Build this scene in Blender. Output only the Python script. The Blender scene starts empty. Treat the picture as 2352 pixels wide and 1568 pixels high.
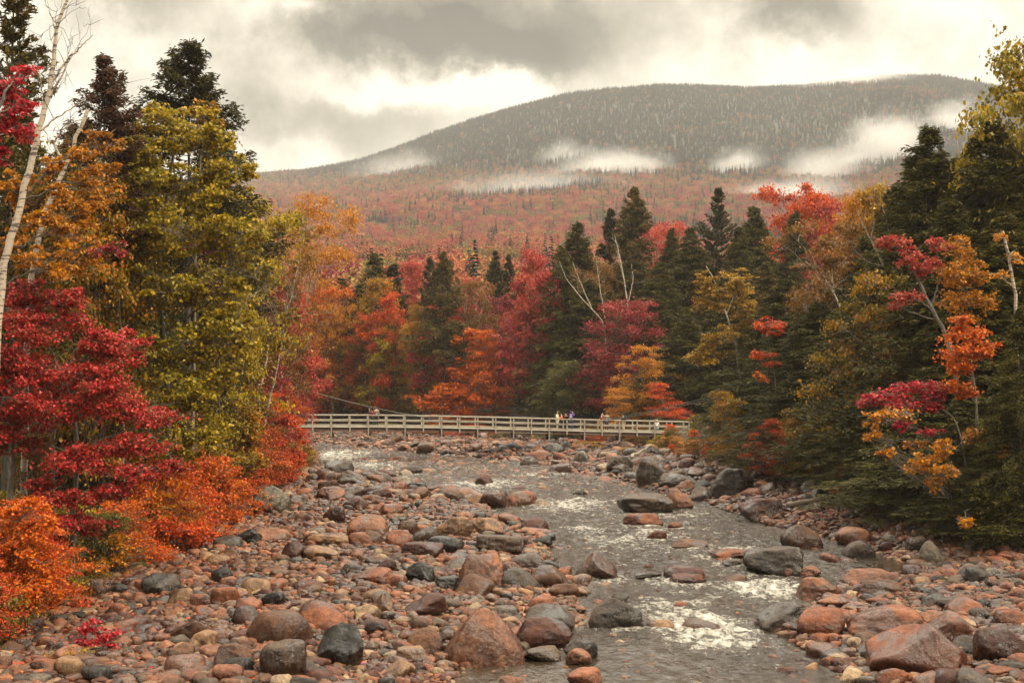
import bpy, bmesh, math, random
import numpy as np
from mathutils import Vector, Matrix

# ------------------------------------------------------------------ camera, sky, sun, exposure
SC = bpy.context.scene
COL = SC.collection
H = 8.0                      # eye height above the river, metres
F = 1024 * 50 / 36           # focal length in picture widths of 1024
HOR = 370.0                  # row of the horizon
K = 2352 / 1024.0
cam_d = bpy.data.cameras.new("camera")
cam_d.lens = 50; cam_d.sensor_width = 36; cam_d.shift_y = (HOR - 341) / 1024
cam_d.clip_start = 0.5; cam_d.clip_end = 20000
cam = bpy.data.objects.new("camera", cam_d)
cam.location = (0, 0, H); cam.rotation_euler = (math.radians(90), 0, 0)
COL.objects.link(cam); SC.camera = cam

SC.render.engine = 'CYCLES'
SC.view_settings.view_transform = 'Standard'; SC.view_settings.look = 'None'
SC.view_settings.gamma = 1.0; SC.view_settings.use_curve_mapping = False
SC.view_settings.exposure = 0.60
cy = SC.cycles
cy.use_denoising = True
try:
    cy.denoiser = 'OPENIMAGEDENOISE'; cy.denoising_input_passes = 'RGB_ALBEDO_NORMAL'; cy.denoising_prefilter = 'ACCURATE'
except Exception: pass
cy.max_bounces = 4; cy.diffuse_bounces = 1; cy.glossy_bounces = 2; cy.transmission_bounces = 3
cy.volume_bounces = 2; cy.transparent_max_bounces = 4
cy.volume_step_rate = 1.0; cy.volume_max_steps = 96
cy.caustics_reflective = False; cy.caustics_refractive = False
cy.sample_clamp_indirect = 3.0

SUN_EL, SUN_AZ = 48, 128     # azimuth clockwise from +Y: behind the camera on the right, through thin cloud
sun_d = bpy.data.lights.new("sun", 'SUN'); sun_d.energy = 3.0; sun_d.angle = math.radians(12); sun_d.color = (1, .86, .64)
sun = bpy.data.objects.new("sun", sun_d); COL.objects.link(sun)
_e, _a = math.radians(SUN_EL), math.radians(SUN_AZ)
sv = Vector((math.sin(_a) * math.cos(_e), math.cos(_a) * math.cos(_e), math.sin(_e)))
sun.rotation_euler = sv.to_track_quat('Z', 'Y').to_euler(); sun.location = sv * 60

class NT:
    """small node-tree helper"""
    def __init__(s, nt): s.t = nt; s.n = nt.nodes; s.l = nt.links
    def add(s, typ, **kw):
        nd = s.n.new(typ)
        for k, v in kw.items():
            if k == 'ins':
                for kk, vv in v.items():
                    if isinstance(vv, bpy.types.NodeSocket): s.l.new(vv, nd.inputs[kk])
                    else: nd.inputs[kk].default_value = vv
            else: setattr(nd, k, v)
        return nd
    def math(s, op, a, b=None, c=None, clamp=False):
        nd = s.n.new('ShaderNodeMath'); nd.operation = op; nd.use_clamp = clamp
        for i, v in enumerate((a, b, c)):
            if v is None: continue
            if isinstance(v, bpy.types.NodeSocket): s.l.new(v, nd.inputs[i])
            else: nd.inputs[i].default_value = v
        return nd.outputs[0]
    def ramp(s, fac, stops, interp='LINEAR'):
        nd = s.n.new('ShaderNodeValToRGB'); cr = nd.color_ramp; cr.interpolation = interp
        while len(cr.elements) < len(stops): cr.elements.new(0.5)
        for e, (p, c) in zip(cr.elements, stops):
            e.position = p; e.color = (*c, 1) if len(c) == 3 else c
        s.l.new(fac, nd.inputs[0]); return nd.outputs[0]
    def mix(s, fac, a, b, blend='MIX'):
        nd = s.n.new('ShaderNodeMix'); nd.data_type = 'RGBA'; nd.blend_type = blend
        for i, v in ((0, fac), (6, a), (7, b)):
            if isinstance(v, bpy.types.NodeSocket): s.l.new(v, nd.inputs[i])
            else: nd.inputs[i].default_value = (*v, 1) if isinstance(v, tuple) and len(v) == 3 else v
        return nd.outputs[2]
    def noise(s, vec=None, scale=5., detail=4., rough=.55, dist=0.):
        nd = s.n.new('ShaderNodeTexNoise')
        nd.inputs['Scale'].default_value = scale; nd.inputs['Detail'].default_value = detail
        nd.inputs['Roughness'].default_value = rough; nd.inputs['Distortion'].default_value = dist
        if vec is not None: s.l.new(vec, nd.inputs['Vector'])
        return nd
    def vmul(s, vec, xyz):
        nd = s.n.new('ShaderNodeVectorMath'); nd.operation = 'MULTIPLY'
        s.l.new(vec, nd.inputs[0]); nd.inputs[1].default_value = xyz
        return nd.outputs[0]

W = bpy.data.worlds.new("World"); SC.world = W; W.use_nodes = True
w = NT(W.node_tree)
for n in list(w.n): w.n.remove(n)
w_out = w.add('ShaderNodeOutputWorld'); w_bg = w.add('ShaderNodeBackground')
sky = w.add('ShaderNodeTexSky', sky_type='NISHITA', sun_disc=False, sun_elevation=_e, sun_rotation=_a)
geo = w.add('ShaderNodeTexCoord').outputs['Generated']
# cloud pattern in azimuth / elevation, billowed by noise
wn = w.noise(geo, 9.0, 5, .55); wn2 = w.noise(geo, 24.0, 6, .6, 0.)
sep = w.add('ShaderNodeSeparateXYZ'); w.l.new(geo, sep.inputs[0])
az = w.math('ARCTAN2', sep.outputs[0], sep.outputs[1]); el = w.math('ARCSINE', sep.outputs[2])
w1 = w.add('ShaderNodeSeparateColor'); w.l.new(wn.outputs['Color'], w1.inputs[0])
w2 = w.add('ShaderNodeSeparateColor'); w.l.new(wn2.outputs['Color'], w2.inputs[0])
azw = w.math('ADD', az, w.math('ADD', w.math('MULTIPLY', w.math('SUBTRACT', w1.outputs[0], .5), .11), w.math('MULTIPLY', w.math('SUBTRACT', w2.outputs[0], .5), .07)))
elw = w.math('ADD', el, w.math('ADD', w.math('MULTIPLY', w.math('SUBTRACT', w1.outputs[1], .5), .05), w.math('MULTIPLY', w.math('SUBTRACT', w2.outputs[1], .5), .05)))
dark = None
for (u, v, su, svv, am) in [(400, 38, 72, 15, 1.1), (505, 60, 64, 17, .75), (545, 30, 60, 22, .45), (600, 50, 45, 34, .22), (805, 20, 40, 22, .55),
                            (720, 24, 70, 22, .18), (140, 12, 45, 20, .34), (320, -2, 60, 12, .40), (470, -4, 120, 14, .36), (345, 128, 90, 34, .30),
                            (235, 95, 95, 60, .20), (600, 95, 60, 16, .14), (420, 120, 60, 40, .12), (300, 165, 60, 12, -.14), (490, 92, 60, 12, -.25), (300, 28, 50, 14, -.25),
                            (415, 97, 95, 12, -.30), (300, -150, 150, 60, .3), (-300, 60, 200, 60, .3), (1400, 40, 220, 60, .3)]:
    a0, e0 = (u - 512) / F, (HOR - v) / F
    q = w.math('ADD', w.math('POWER', w.math('ABSOLUTE', w.math('MULTIPLY', w.math('SUBTRACT', azw, a0), F / su)), 2),
               w.math('POWER', w.math('ABSOLUTE', w.math('MULTIPLY', w.math('SUBTRACT', elw, e0), F / svv)), 2))
    g = w.math('MULTIPLY', w.math('POWER', 2.718, w.math('MULTIPLY', q, -.5)), am)
    dark = g if dark is None else w.math('ADD', dark, g)
dark = w.math('ADD', dark, w.math('MULTIPLY', w.math('SUBTRACT', wn2.outputs['Fac'], .5), .55))
wn3 = w.noise(geo, 70.0, 5, .6); dark = w.math('ADD', dark, w.math('MULTIPLY', w.math('SUBTRACT', wn3.outputs['Fac'], .5), .16))
cloud = w.ramp(dark, [(0.0, (.74, .69, .58)), (.10, (.62, .565, .455)), (.30, (.33, .295, .225)), (.55, (.11, .097, .070)), (.95, (.020, .018, .013))])
# bright area added high ahead, above the view, to light the water; dimmer behind
ahead = w.math('MULTIPLY_ADD', w.math('COSINE', az), .5, .5)
hi = w.math('POWER', 2.718, w.math('MULTIPLY', w.math('POWER', w.math('ABSOLUTE', w.math('MULTIPLY', w.math('SUBTRACT', el, .95), 1 / .25)), 2), -.5))
sky_boost = w.math('ADD', w.math('MULTIPLY_ADD', ahead, .7, .3), w.math('MULTIPLY', w.math('MULTIPLY', hi, w.math('MULTIPLY_ADD', ahead, .9, .1)), 5.5))
cl = w.add('ShaderNodeVectorMath', operation='SCALE'); w.l.new(cloud, cl.inputs[0]); w.l.new(sky_boost, cl.inputs['Scale'])
sk = w.add('ShaderNodeVectorMath', operation='SCALE'); w.l.new(sky.outputs[0], sk.inputs[0]); sk.inputs['Scale'].default_value = 0.003
sm = w.add('ShaderNodeVectorMath', operation='ADD'); w.l.new(cl.outputs[0], sm.inputs[0]); w.l.new(sk.outputs[0], sm.inputs[1])
SKY_STRENGTH = 0.1           # the cloud deck is scaled so that this strength gives its true brightness
up = w.add('ShaderNodeVectorMath', operation='SCALE'); w.l.new(sm.outputs[0], up.inputs[0]); up.inputs['Scale'].default_value = 1 / SKY_STRENGTH
w.l.new(up.outputs[0], w_bg.inputs[0]); w_bg.inputs[1].default_value = SKY_STRENGTH
w.l.new(w_bg.outputs[0], w_out.inputs[0])
W.cycles.sampling_method = 'MANUAL'; W.cycles.sample_map_resolution = 512

HAZE_D = .00012
WISPS = [(1405, 388, 210, 75, .036, .05, 'bright mist bank on the middle of the slope'), (1290, 360, 110, 60, .025, .2, 'thin mist above the middle bank'), (1880, 405, 190, 110, .030, .35, 'mist rising on the right of the slope'), (2040, 355, 175, 140, .065, .15, 'thick white mist behind the tall hemlocks'), (2190, 290, 150, 95, .045, .2, 'mist above the tall hemlocks'),
         (920, 392, 180, 80, .015, .1, 'faint mist on the left shoulder'), (1690, 385, 120, 70, .04, .3, 'faint wisp right of the middle bank'), (1240, 440, 360, 75, .012, 0., 'veil of mist across the lower slope'), (1780, 465, 290, 80, .035, .1, 'pale veil above the right-hand hemlocks'), (1960, 190, 210, 60, .03, .15, 'cloud brushing the summit ridge')]

# ------------------------------------------------------------------ helpers
rng = np.random.default_rng(7)
random.seed(7)
def px(u, v, D):             # a row and column measured on the photograph, at a distance, to a place in the valley
    return np.array([(u / K - 512) / F * D, D, H + (HOR - v / K) / F * D])
def X(u, D): return (u / K - 512) / F * D
def smooth(t): t = np.clip(t, 0, 1); return t * t * (3 - 2 * t)
def _hash(ix, iy, iz, s):
    h = (ix.astype(np.int64) * 374761393 + iy.astype(np.int64) * 668265263 + iz.astype(np.int64) * 2147483647 + s * 1274126177) & 0xffffffff
    h = ((h ^ (h >> 13)) * 1274126177) & 0xffffffff
    h = (h ^ (h >> 16)) & 0xffffff
    return h / float(0xffffff)
def vnoise(x, y, z=None, s=0):
    x = np.asarray(x, float); y = np.asarray(y, float); z = np.zeros_like(x) if z is None else np.asarray(z, float)
    xi, yi, zi = np.floor(x), np.floor(y), np.floor(z)
    fx, fy, fz = smooth(x - xi), smooth(y - yi), smooth(z - zi)
    r = 0
    for dx in (0, 1):
        for dy in (0, 1):
            for dz in (0, 1):
                r = r + _hash(xi + dx, yi + dy, zi + dz, s) * (fx if dx else 1 - fx) * (fy if dy else 1 - fy) * (fz if dz else 1 - fz)
    return r * 2 - 1
def fbm(x, y, z=None, s=0, o=4):
    t, a = 0, 1.
    for i in range(o):
        t = t + a * vnoise(np.asarray(x) * 2 ** i, np.asarray(y) * 2 ** i, None if z is None else np.asarray(z) * 2 ** i, s + i * 17); a *= .5
    return t / 1.9
def mk(name, V, Fc, mat=None, smooth_=False, attrs=None):
    me = bpy.data.meshes.new(name)
    V = np.asarray(V, np.float32); Fc = np.asarray(Fc, np.int32); m, k = Fc.shape
    me.vertices.add(len(V)); me.vertices.foreach_set('co', V.ravel())
    me.loops.add(m * k); me.loops.foreach_set('vertex_index', Fc.ravel())
    me.polygons.add(m); me.polygons.foreach_set('loop_start', np.arange(0, m * k, k, dtype=np.int32))
    me.polygons.foreach_set('use_smooth', np.full(m, smooth_, bool))
    for an, (ty, arr) in (attrs or {}).items():
        at = me.attributes.new(an, ty, 'POINT')
        at.data.foreach_set('color' if ty == 'FLOAT_COLOR' else ('vector' if ty == 'FLOAT_VECTOR' else 'value'), np.asarray(arr, np.int32 if ty == 'INT' else np.float32).ravel())
    me.update(calc_edges=True)
    if mat: me.materials.append(mat)
    return me
def ob(name, me, parent=None, loc=None, mat=None):
    o = bpy.data.objects.new(name, me); COL.objects.link(o)
    if parent is not None: o.parent = parent
    if loc is not None: o.location = [float(c) for c in loc]
    if mat is not None:
        o.material_slots[0].link = 'OBJECT'; o.material_slots[0].material = mat
    return o
def tag(o, label=None, cat=None, group=None, kind=None):
    if label: o['label'] = label
    if cat: o['category'] = cat
    if group: o['group'] = group
    if kind: o['kind'] = kind
    return o
def thing(name, label, cat, loc, group=None, rz=0.):
    o = bpy.data.objects.new(name, None); COL.objects.link(o); o.location = [float(c) for c in loc]; o.rotation_euler.z = rz
    o.empty_display_size = .2
    return tag(o, label, cat, group)
def norm(a): return a / np.maximum(np.linalg.norm(a, axis=-1, keepdims=True), 1e-9)
class Geo:
    """collects quads into one mesh"""
    def __init__(s): s.V = []; s.F = []; s.n = 0
    def add(s, V, Fc): s.V.append(np.asarray(V, float)); s.F.append(np.asarray(Fc, int) + s.n); s.n += len(V)
    def box(s, c, sz, ax=None):
        ax = np.eye(3) if ax is None else ax
        sg = np.array([(i, j, k) for k in (-1, 1) for j in (-1, 1) for i in (-1, 1)]) * .5
        V = np.asarray(c) + (sg * np.asarray(sz)) @ ax
        s.add(V, [(0, 2, 3, 1), (4, 5, 7, 6), (0, 1, 5, 4), (2, 6, 7, 3), (0, 4, 6, 2), (1, 3, 7, 5)])
    def beam(s, a, b, wd, ht, up=(0, 0, 1)):
        a = np.asarray(a, float); b = np.asarray(b, float); d = norm(b - a); sd = norm(np.cross(d, up)); u = np.cross(sd, d)
        s.box((a + b) / 2, (np.linalg.norm(b - a), wd, ht), np.array([d, sd, u]))
    def tube(s, P, R, n=6):
        P = np.asarray(P, float); R = np.broadcast_to(R, (len(P),)); m = len(P)
        T = norm(np.gradient(P, axis=0)); ref = np.array([0.31, 0.17, 0.93]) if abs(T[:, 2]).mean() < .8 else np.array([.9, .3, .1])
        A = norm(np.cross(T, ref)); B = np.cross(T, A); t = np.arange(n) * 2 * math.pi / n
        V = P[:, None] + R[:, None, None] * (A[:, None] * np.cos(t)[None, :, None] + B[:, None] * np.sin(t)[None, :, None])
        i = np.arange(m - 1)[:, None] * n; j = np.arange(n)[None, :]
        Fq = np.stack([i + j, i + (j + 1) % n, i + n + (j + 1) % n, i + n + j], -1).reshape(-1, 4)
        s.add(V.reshape(-1, 3), Fq)
    def mesh(s, name, mat, smooth_=False, off=None):
        V = np.concatenate(s.V); V = V if off is None else V - np.asarray(off)
        return mk(name, V, np.concatenate(s.F), mat, smooth_)

# ------------------------------------------------------------------ materials
def newmat(name):
    m = bpy.data.materials.new(name); m.use_nodes = True
    t = NT(m.node_tree); b = t.n['Principled BSDF']; return m, t, b
def setin(b, **kw):
    for k, v in kw.items(): b.inputs[k.replace('_', ' ')].default_value = v
def mat_leaf(name, cols, transl=.3, rough=.5):
    m, t, b = newmat(name)
    at = t.add('ShaderNodeAttribute', attribute_name='leaf')
    sp = t.add('ShaderNodeSeparateColor'); t.l.new(at.outputs['Color'], sp.inputs[0])
    oi = t.add('ShaderNodeObjectInfo')
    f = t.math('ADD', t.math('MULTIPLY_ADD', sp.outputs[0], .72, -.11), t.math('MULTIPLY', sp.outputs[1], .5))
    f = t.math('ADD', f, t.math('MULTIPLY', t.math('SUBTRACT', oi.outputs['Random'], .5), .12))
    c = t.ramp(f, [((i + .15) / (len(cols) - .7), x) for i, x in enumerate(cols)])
    t.l.new(c, b.inputs['Base Color']); setin(b, Roughness=rough); b.inputs['Specular IOR Level'].default_value = .15 if rough > .55 else .35
    tr = t.add('ShaderNodeBsdfTranslucent'); t.l.new(c, tr.inputs[0])
    mx = t.add('ShaderNodeMixShader'); mx.inputs[0].default_value = transl
    t.l.new(b.outputs[0], mx.inputs[1]); t.l.new(tr.outputs[0], mx.inputs[2])
    t.l.new(mx.outputs[0], t.n['Material Output'].inputs[0]); return m
PAL = {
 'crimson': [(.14, .012, .014), (.38, .012, .024), (.58, .026, .036), (.62, .10, .085)],
 'crimsonmix': [(.11, .08, .008), (.28, .03, .014), (.58, .022, .028), (.72, .14, .10)],
 'pink': [(.17, .016, .020), (.42, .034, .036), (.54, .075, .055), (.56, .16, .05)],
 'darkred': [(.09, .012, .013), (.22, .016, .022), (.34, .03, .034), (.38, .07, .03)],
 'redorange': [(.20, .025, .008), (.52, .048, .007), (.66, .095, .008), (.70, .17, .014)],
 'orange': [(.22, .045, .006), (.56, .085, .004), (.72, .15, .005), (.70, .25, .010)],
 'amber': [(.18, .085, .006), (.42, .16, .005), (.60, .22, .006), (.66, .31, .010)],
 'yellow': [(.15, .10, .010), (.32, .18, .008), (.45, .24, .010), (.50, .32, .03)],
 'olive': [(.085, .074, .006), (.22, .175, .007), (.40, .28, .009), (.58, .36, .012)],
 'oliveorange': [(.09, .07, .006), (.22, .15, .006), (.40, .22, .007), (.62, .17, .008)],
 'green': [(.038, .042, .008), (.075, .072, .010), (.13, .11, .013), (.21, .165, .018)],
 'brown': [(.08, .04, .010), (.16, .075, .012), (.25, .11, .012), (.34, .14, .015)],
 'hemlock': [(.018, .019, .005), (.046, .045, .009), (.092, .082, .013), (.16, .125, .018)],
 'pine': [(.028, .029, .009), (.070, .062, .014), (.13, .10, .022), (.21, .12, .026)],
 'spruce': [(.014, .015, .006), (.034, .032, .010), (.062, .055, .014), (.095, .075, .018)],
 'redspruce': [(.030, .020, .012), (.060, .032, .018), (.10, .050, .026), (.15, .065, .035)],
}
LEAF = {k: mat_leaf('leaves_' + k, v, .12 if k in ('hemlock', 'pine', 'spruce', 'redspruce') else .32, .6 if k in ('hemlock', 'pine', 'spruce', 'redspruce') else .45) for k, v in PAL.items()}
def mat_bark(name, base, dark_, white=False):
    m, t, b = newmat(name)
    tc = t.add('ShaderNodeTexCoord').outputs['Object']
    n1 = t.noise(t.vmul(tc, (9, 9, 2.2)), 1.6, 6, .65)
    if white:
        n2 = t.noise(t.vmul(tc, (1.2, 1.2, 9)), 1.3, 5, .7)
        f = t.math('MULTIPLY', t.math('GREATER_THAN', n2.outputs['Fac'], .54), .85)
        n3 = t.noise(tc, .5, 2); f = t.math('MAXIMUM', f, t.math('GREATER_THAN', n3.outputs['Fac'], .66))
    else: f = t.ramp(n1.outputs['Fac'], [(.35, (0, 0, 0)), (.65, (1, 1, 1))])
    t.l.new(t.mix(f, base, dark_), b.inputs['Base Color']); setin(b, Roughness=.85)
    bp = t.add('ShaderNodeBump', ins={'Strength': .6, 'Distance': .03, 'Height': n1.outputs['Fac']}); t.l.new(bp.outputs[0], b.inputs['Normal'])
    return m
BARK = mat_bark('bark', (.10, .085, .068), (.035, .028, .022))
GREYBARK = mat_bark('grey_bark', (.24, .21, .17), (.09, .075, .06))
BIRCH = mat_bark('birch_bark', (.50, .43, .34), (.05, .042, .033), True)
TWIG = mat_bark('pale_twigs', (.34, .29, .20), (.16, .13, .09))

def mat_rock(name, src):
    m, t, b = newmat(name)
    if src == 'object':
        oi = t.add('ShaderNodeObjectInfo'); tint = oi.outputs['Color']; rnd = oi.outputs['Random']
    else:
        a = t.add('ShaderNodeAttribute', attribute_name='tint', attribute_type='INSTANCER'); tint = a.outputs['Color']; rnd = a.outputs['Alpha']
    g = t.add('ShaderNodeNewGeometry'); P = g.outputs['Position']
    patch = t.noise(P, 1.3, 6, .62, .4); mid = t.noise(P, 5.5, 5, .65, .3); speck = t.noise(P, 24, 3, .75); grain = t.noise(P, 60, 2, .6)
    c = t.mix(t.ramp(patch.outputs['Fac'], [(.36, (0, 0, 0)), (.66, (1, 1, 1))]), t.mix(1.0, tint, (.72, .68, .66), 'MULTIPLY'), t.mix(1.0, tint, (1.25, 1.15, 1.02), 'MULTIPLY'))
    c = t.mix(t.math('MULTIPLY', t.ramp(mid.outputs['Fac'], [(.38, (1, 1, 1)), (.56, (0, 0, 0))]), .6), c, t.mix(1.0, c, (.45, .42, .42), 'MULTIPLY'))
    c = t.mix(t.math('MULTIPLY', t.ramp(speck.outputs['Fac'], [(.42, (1, 1, 1)), (.52, (0, 0, 0))]), .65), c, t.mix(1.0, c, (.34, .32, .33), 'MULTIPLY'))
    c = t.mix(t.math('MULTIPLY', t.ramp(grain.outputs['Fac'], [(.55, (0, 0, 0)), (.68, (1, 1, 1))]), .5), c, t.mix(1.0, c, (1.8, 1.7, 1.6), 'MULTIPLY'))
    # wet film with drip streaks that run down from the shoulders of each stone
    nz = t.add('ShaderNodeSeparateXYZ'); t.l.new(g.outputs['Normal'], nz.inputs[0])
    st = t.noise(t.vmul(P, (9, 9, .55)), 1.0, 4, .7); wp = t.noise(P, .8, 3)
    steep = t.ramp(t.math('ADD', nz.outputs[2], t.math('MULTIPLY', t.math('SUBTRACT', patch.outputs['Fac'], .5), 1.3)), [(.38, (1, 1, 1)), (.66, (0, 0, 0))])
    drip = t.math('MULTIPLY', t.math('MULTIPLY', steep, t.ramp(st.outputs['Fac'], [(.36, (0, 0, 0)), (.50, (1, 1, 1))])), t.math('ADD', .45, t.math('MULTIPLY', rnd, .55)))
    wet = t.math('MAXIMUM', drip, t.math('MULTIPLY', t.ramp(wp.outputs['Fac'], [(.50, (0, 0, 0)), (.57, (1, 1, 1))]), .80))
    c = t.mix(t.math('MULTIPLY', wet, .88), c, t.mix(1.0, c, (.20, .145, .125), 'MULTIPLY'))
    t.l.new(c, b.inputs['Base Color'])
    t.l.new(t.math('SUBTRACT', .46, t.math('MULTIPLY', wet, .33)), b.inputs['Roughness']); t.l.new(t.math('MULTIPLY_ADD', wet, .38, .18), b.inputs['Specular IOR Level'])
    hn = t.math('ADD', t.math('ADD', t.math('MULTIPLY', patch.outputs['Fac'], 1.0), t.math('MULTIPLY', mid.outputs['Fac'], .35)), t.math('MULTIPLY', speck.outputs['Fac'], .10))
    bp = t.add('ShaderNodeBump', ins={'Strength': .8, 'Distance': .16, 'Height': hn}); t.l.new(bp.outputs[0], b.inputs['Normal'])
    return m
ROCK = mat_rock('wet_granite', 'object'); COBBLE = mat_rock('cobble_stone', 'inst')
def mat_plain(name, c, rough=.8, var=.25, sc=(3, 3, 3), metal=0.):
    m, t, b = newmat(name)
    tc = t.add('ShaderNodeTexCoord').outputs['Object']; n = t.noise(t.vmul(tc, sc), 1.5, 5, .6)
    d = tuple(x * (1 - var) for x in c); e = tuple(min(1, x * (1 + var)) for x in c)
    t.l.new(t.ramp(n.outputs['Fac'], [(.3, d), (.7, e)]), b.inputs['Base Color']); setin(b, Roughness=rough, Metallic=metal)
    bp = t.add('ShaderNodeBump', ins={'Strength': .3, 'Distance': .02, 'Height': n.outputs['Fac']}); t.l.new(bp.outputs[0], b.inputs['Normal'])
    return m

# ------------------------------------------------------------------ the lie of the land
def d_of_v(v, z=0.): return (H - z) * F / (v / K - HOR)
YL = [0, 20, 35, 41, 47, 53, 62, 69, 81, 95, 104, 120, 137, 160, 180, 210]
XL = [-12, -12, -13.2, -14.2, -14.6, -14.4, -14.8, -14.9, -15.8, -15.2, -15.0, -17.5, -21, -32, -48, -95]
YR = [0, 30, 45, 59, 75, 87, 100, 114, 130, 146, 162, 175, 186, 200, 220]
XR = [30, 26, 23, 21, 18.9, 18.3, 16, 14.2, 12.5, 9.5, 3.6, -6.8, -18.6, -45, -110]
def bank(x, y):
    l = np.interp(y, YL, XL) - x; r = x - np.interp(y, YR, XR)
    r = np.where(y > 140, r * np.interp(y, [140, 165], [1, .6]), r); l = np.where(y > 140, l * np.interp(y, [140, 165], [1, .6]), l)
    return np.maximum(l, r)
YW = [0, 30, 37.9, 44.3, 52.3, 58, 65.3, 74.6, 87, 104.5, 124, 137, 160, 185]
XW1 = [-1, -1.5, -2.04, 1.5, 3.0, 1.6, 1.5, .4, -2.3, -10.1, -18, -20, -31, -60]
XW2 = [10, 10, 9.2, 8.6, 12.2, 16.8, 15.8, 13.2, 11.5, 7.8, 2.7, -8.4, -22, -50]
def inwater(x, y):
    wob = 1.0 * fbm(np.asarray(x) * .22, np.asarray(y) * .16, s=5, o=3)
    return np.minimum(x - np.interp(y, YW, XW1), np.interp(y, YW, XW2) - x) + wob
def ground_z(x, y):
    x = np.asarray(x, float); y = np.asarray(y, float)
    d = bank(x, y); wa = inwater(x, y)
    bar = np.where(wa > 0, -.07 - .38 * smooth(wa / 3.0), .05 + np.minimum(.10 * -wa, .45)) + .10 * fbm(x * .35, y * .3, s=11)
    up = 1.7 * smooth(d / 6.0) + np.clip(d, 0, 45) * .035
    z = bar * (1 - smooth(d / 3)) + np.maximum(bar, .25) * smooth(d / 3) + np.where(d > 0, up, 0) + np.where(d > 1, .25 * fbm(x * .15, y * .15, s=3), 0)
    far = np.maximum(np.abs(x) - 150, y - 240) / 150
    z = z * (1 - smooth(far)) + 2.0 * smooth(far)
    return z
def ground_hit(u, v):
    z = 0.
    for _ in range(4):
        D = d_of_v(v, z); z = float(ground_z(X(u, D), D)); z = max(z, 0)
    return D, z

# ground: one sheet to the horizon, fine near the river
def axis(lo, hi, step, far, g=1.18):
    a = list(np.arange(lo, hi, step)); s = step
    while a[-1] < far: s *= g; a.append(a[-1] + s)
    s = step
    while a[0] > -far: s *= g; a.insert(0, a[0] - s)
    return np.array(a)
gx = axis(-34, 34, .33, 9000); gy = axis(24, 190, .42, 9000)
GX, GY = np.meshgrid(gx, gy); GZ = ground_z(GX, GY)
def grid_mesh(name, GX, GY, GZ, mat, attrs=None):
    r, c = GX.shape; i = np.arange(r - 1)[:, None] * c + np.arange(c - 1)[None]
    return mk(name, np.stack([GX, GY, GZ], -1).reshape(-1, 3), np.stack([i, i + 1, i + c + 1, i + c], -1).reshape(-1, 4), mat, True, attrs)
m_ground, t, b = newmat('river_sand_and_forest_floor')
at = t.add('ShaderNodeAttribute', attribute_name='zone'); P = t.add('ShaderNodeNewGeometry').outputs['Position']
n1 = t.noise(P, 1.2, 6, .6); n2 = t.noise(P, 9, 5, .65); n3 = t.add('ShaderNodeTexVoronoi'); n3.inputs['Scale'].default_value = 6; t.l.new(P, n3.inputs['Vector'])
sand = t.ramp(n2.outputs['Fac'], [(.3, (.13, .060, .036)), (.5, (.24, .115, .07)), (.7, (.32, .18, .115))])
peb = t.mix(.5, sand, n3.outputs['Color'], 'SOFT_LIGHT')
floor = t.ramp(n1.outputs['Fac'], [(.3, (.022, .017, .010)), (.55, (.055, .034, .016)), (.75, (.11, .055, .018))])
t.l.new(t.mix(at.outputs['Fac'], peb, floor), b.inputs['Base Color']); setin(b, Roughness=.8)
bp = t.add('ShaderNodeBump', ins={'Strength': .6, 'Distance': .08, 'Height': n2.outputs['Fac']}); t.l.new(bp.outputs[0], b.inputs['Normal'])
zone = smooth((bank(GX, GY) - .3) / 2.5)
tag(ob('ground', grid_mesh('ground', GX, GY, GZ, m_ground, {'zone': ('FLOAT', zone)})), 'sandy river bed and leaf covered forest floor', kind='structure')

# mountain: forested slope that rises behind the valley
RU = [-1500, -300, 0, 150, 261, 305, 361, 392, 435, 479, 522, 566, 610, 662, 740, 805, 849, 893, 936, 980, 1024, 1200, 1600, 2600]
RV = [320, 235, 205, 188, 178, 174, 163, 152, 135, 120, 107.5, 97, 93, 89, 91, 91, 85, 80, 79, 86, 95, 140, 200, 300]
def mountain_z(x, y):
    a = x / y; u = 512 + a * F
    E = HOR - np.interp(u, RU, RV); 
    apron = np.interp(y, [200, 300, 400, 600, 900, 1300, 9000], [-45, 15, 50, 85, 115, 150, 150])
    E = np.maximum(E, apron * np.interp(np.abs(a), [.6, 1.5], [1, .4]))
    ridge_y = 2700.
    tt = smooth((y - 1000) / (ridge_y - 1000))
    e = apron * (1 - tt) + E * tt
    e = np.where(y > ridge_y, E * np.interp(y, [ridge_y, 3000, 3600, 5200], [1, .97, .75, .2]), e)
    gul = fbm(a * 9, y / 900., s=21, o=4) * 15 * smooth((y - 500) / 900) * (1 - .75 * smooth((y - 2300) / 400))
    # a spur that comes down on the right
    spur = 15 * np.exp(-((u - 905 + (y - 2000) * .10) / 60) ** 2) * smooth((y - 1500) / 500) * (1 - smooth((y - 2100) / 350))
    return H + (e + gul + spur) / F * y
ma = np.concatenate([np.linspace(-1.6, -.4, 26)[:-1], np.linspace(-.4, .5, 170), np.linspace(.5, 1.6, 26)[1:]])
my = np.concatenate([np.linspace(205, 600, 40)[:-1], np.linspace(600, 3100, 110), np.linspace(3100, 5200, 14)[1:]])
MA, MY = np.meshgrid(ma, my); MX = MA * MY
m_mt = mat_plain('mountain_forest_floor', (.022, .024, .014), .95, .4, (.02, .02, .02))
tag(ob('mountain', grid_mesh('mountain', MX, MY, mountain_z(MX, MY), m_mt)), 'forested mountain behind the valley', kind='structure')
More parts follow.
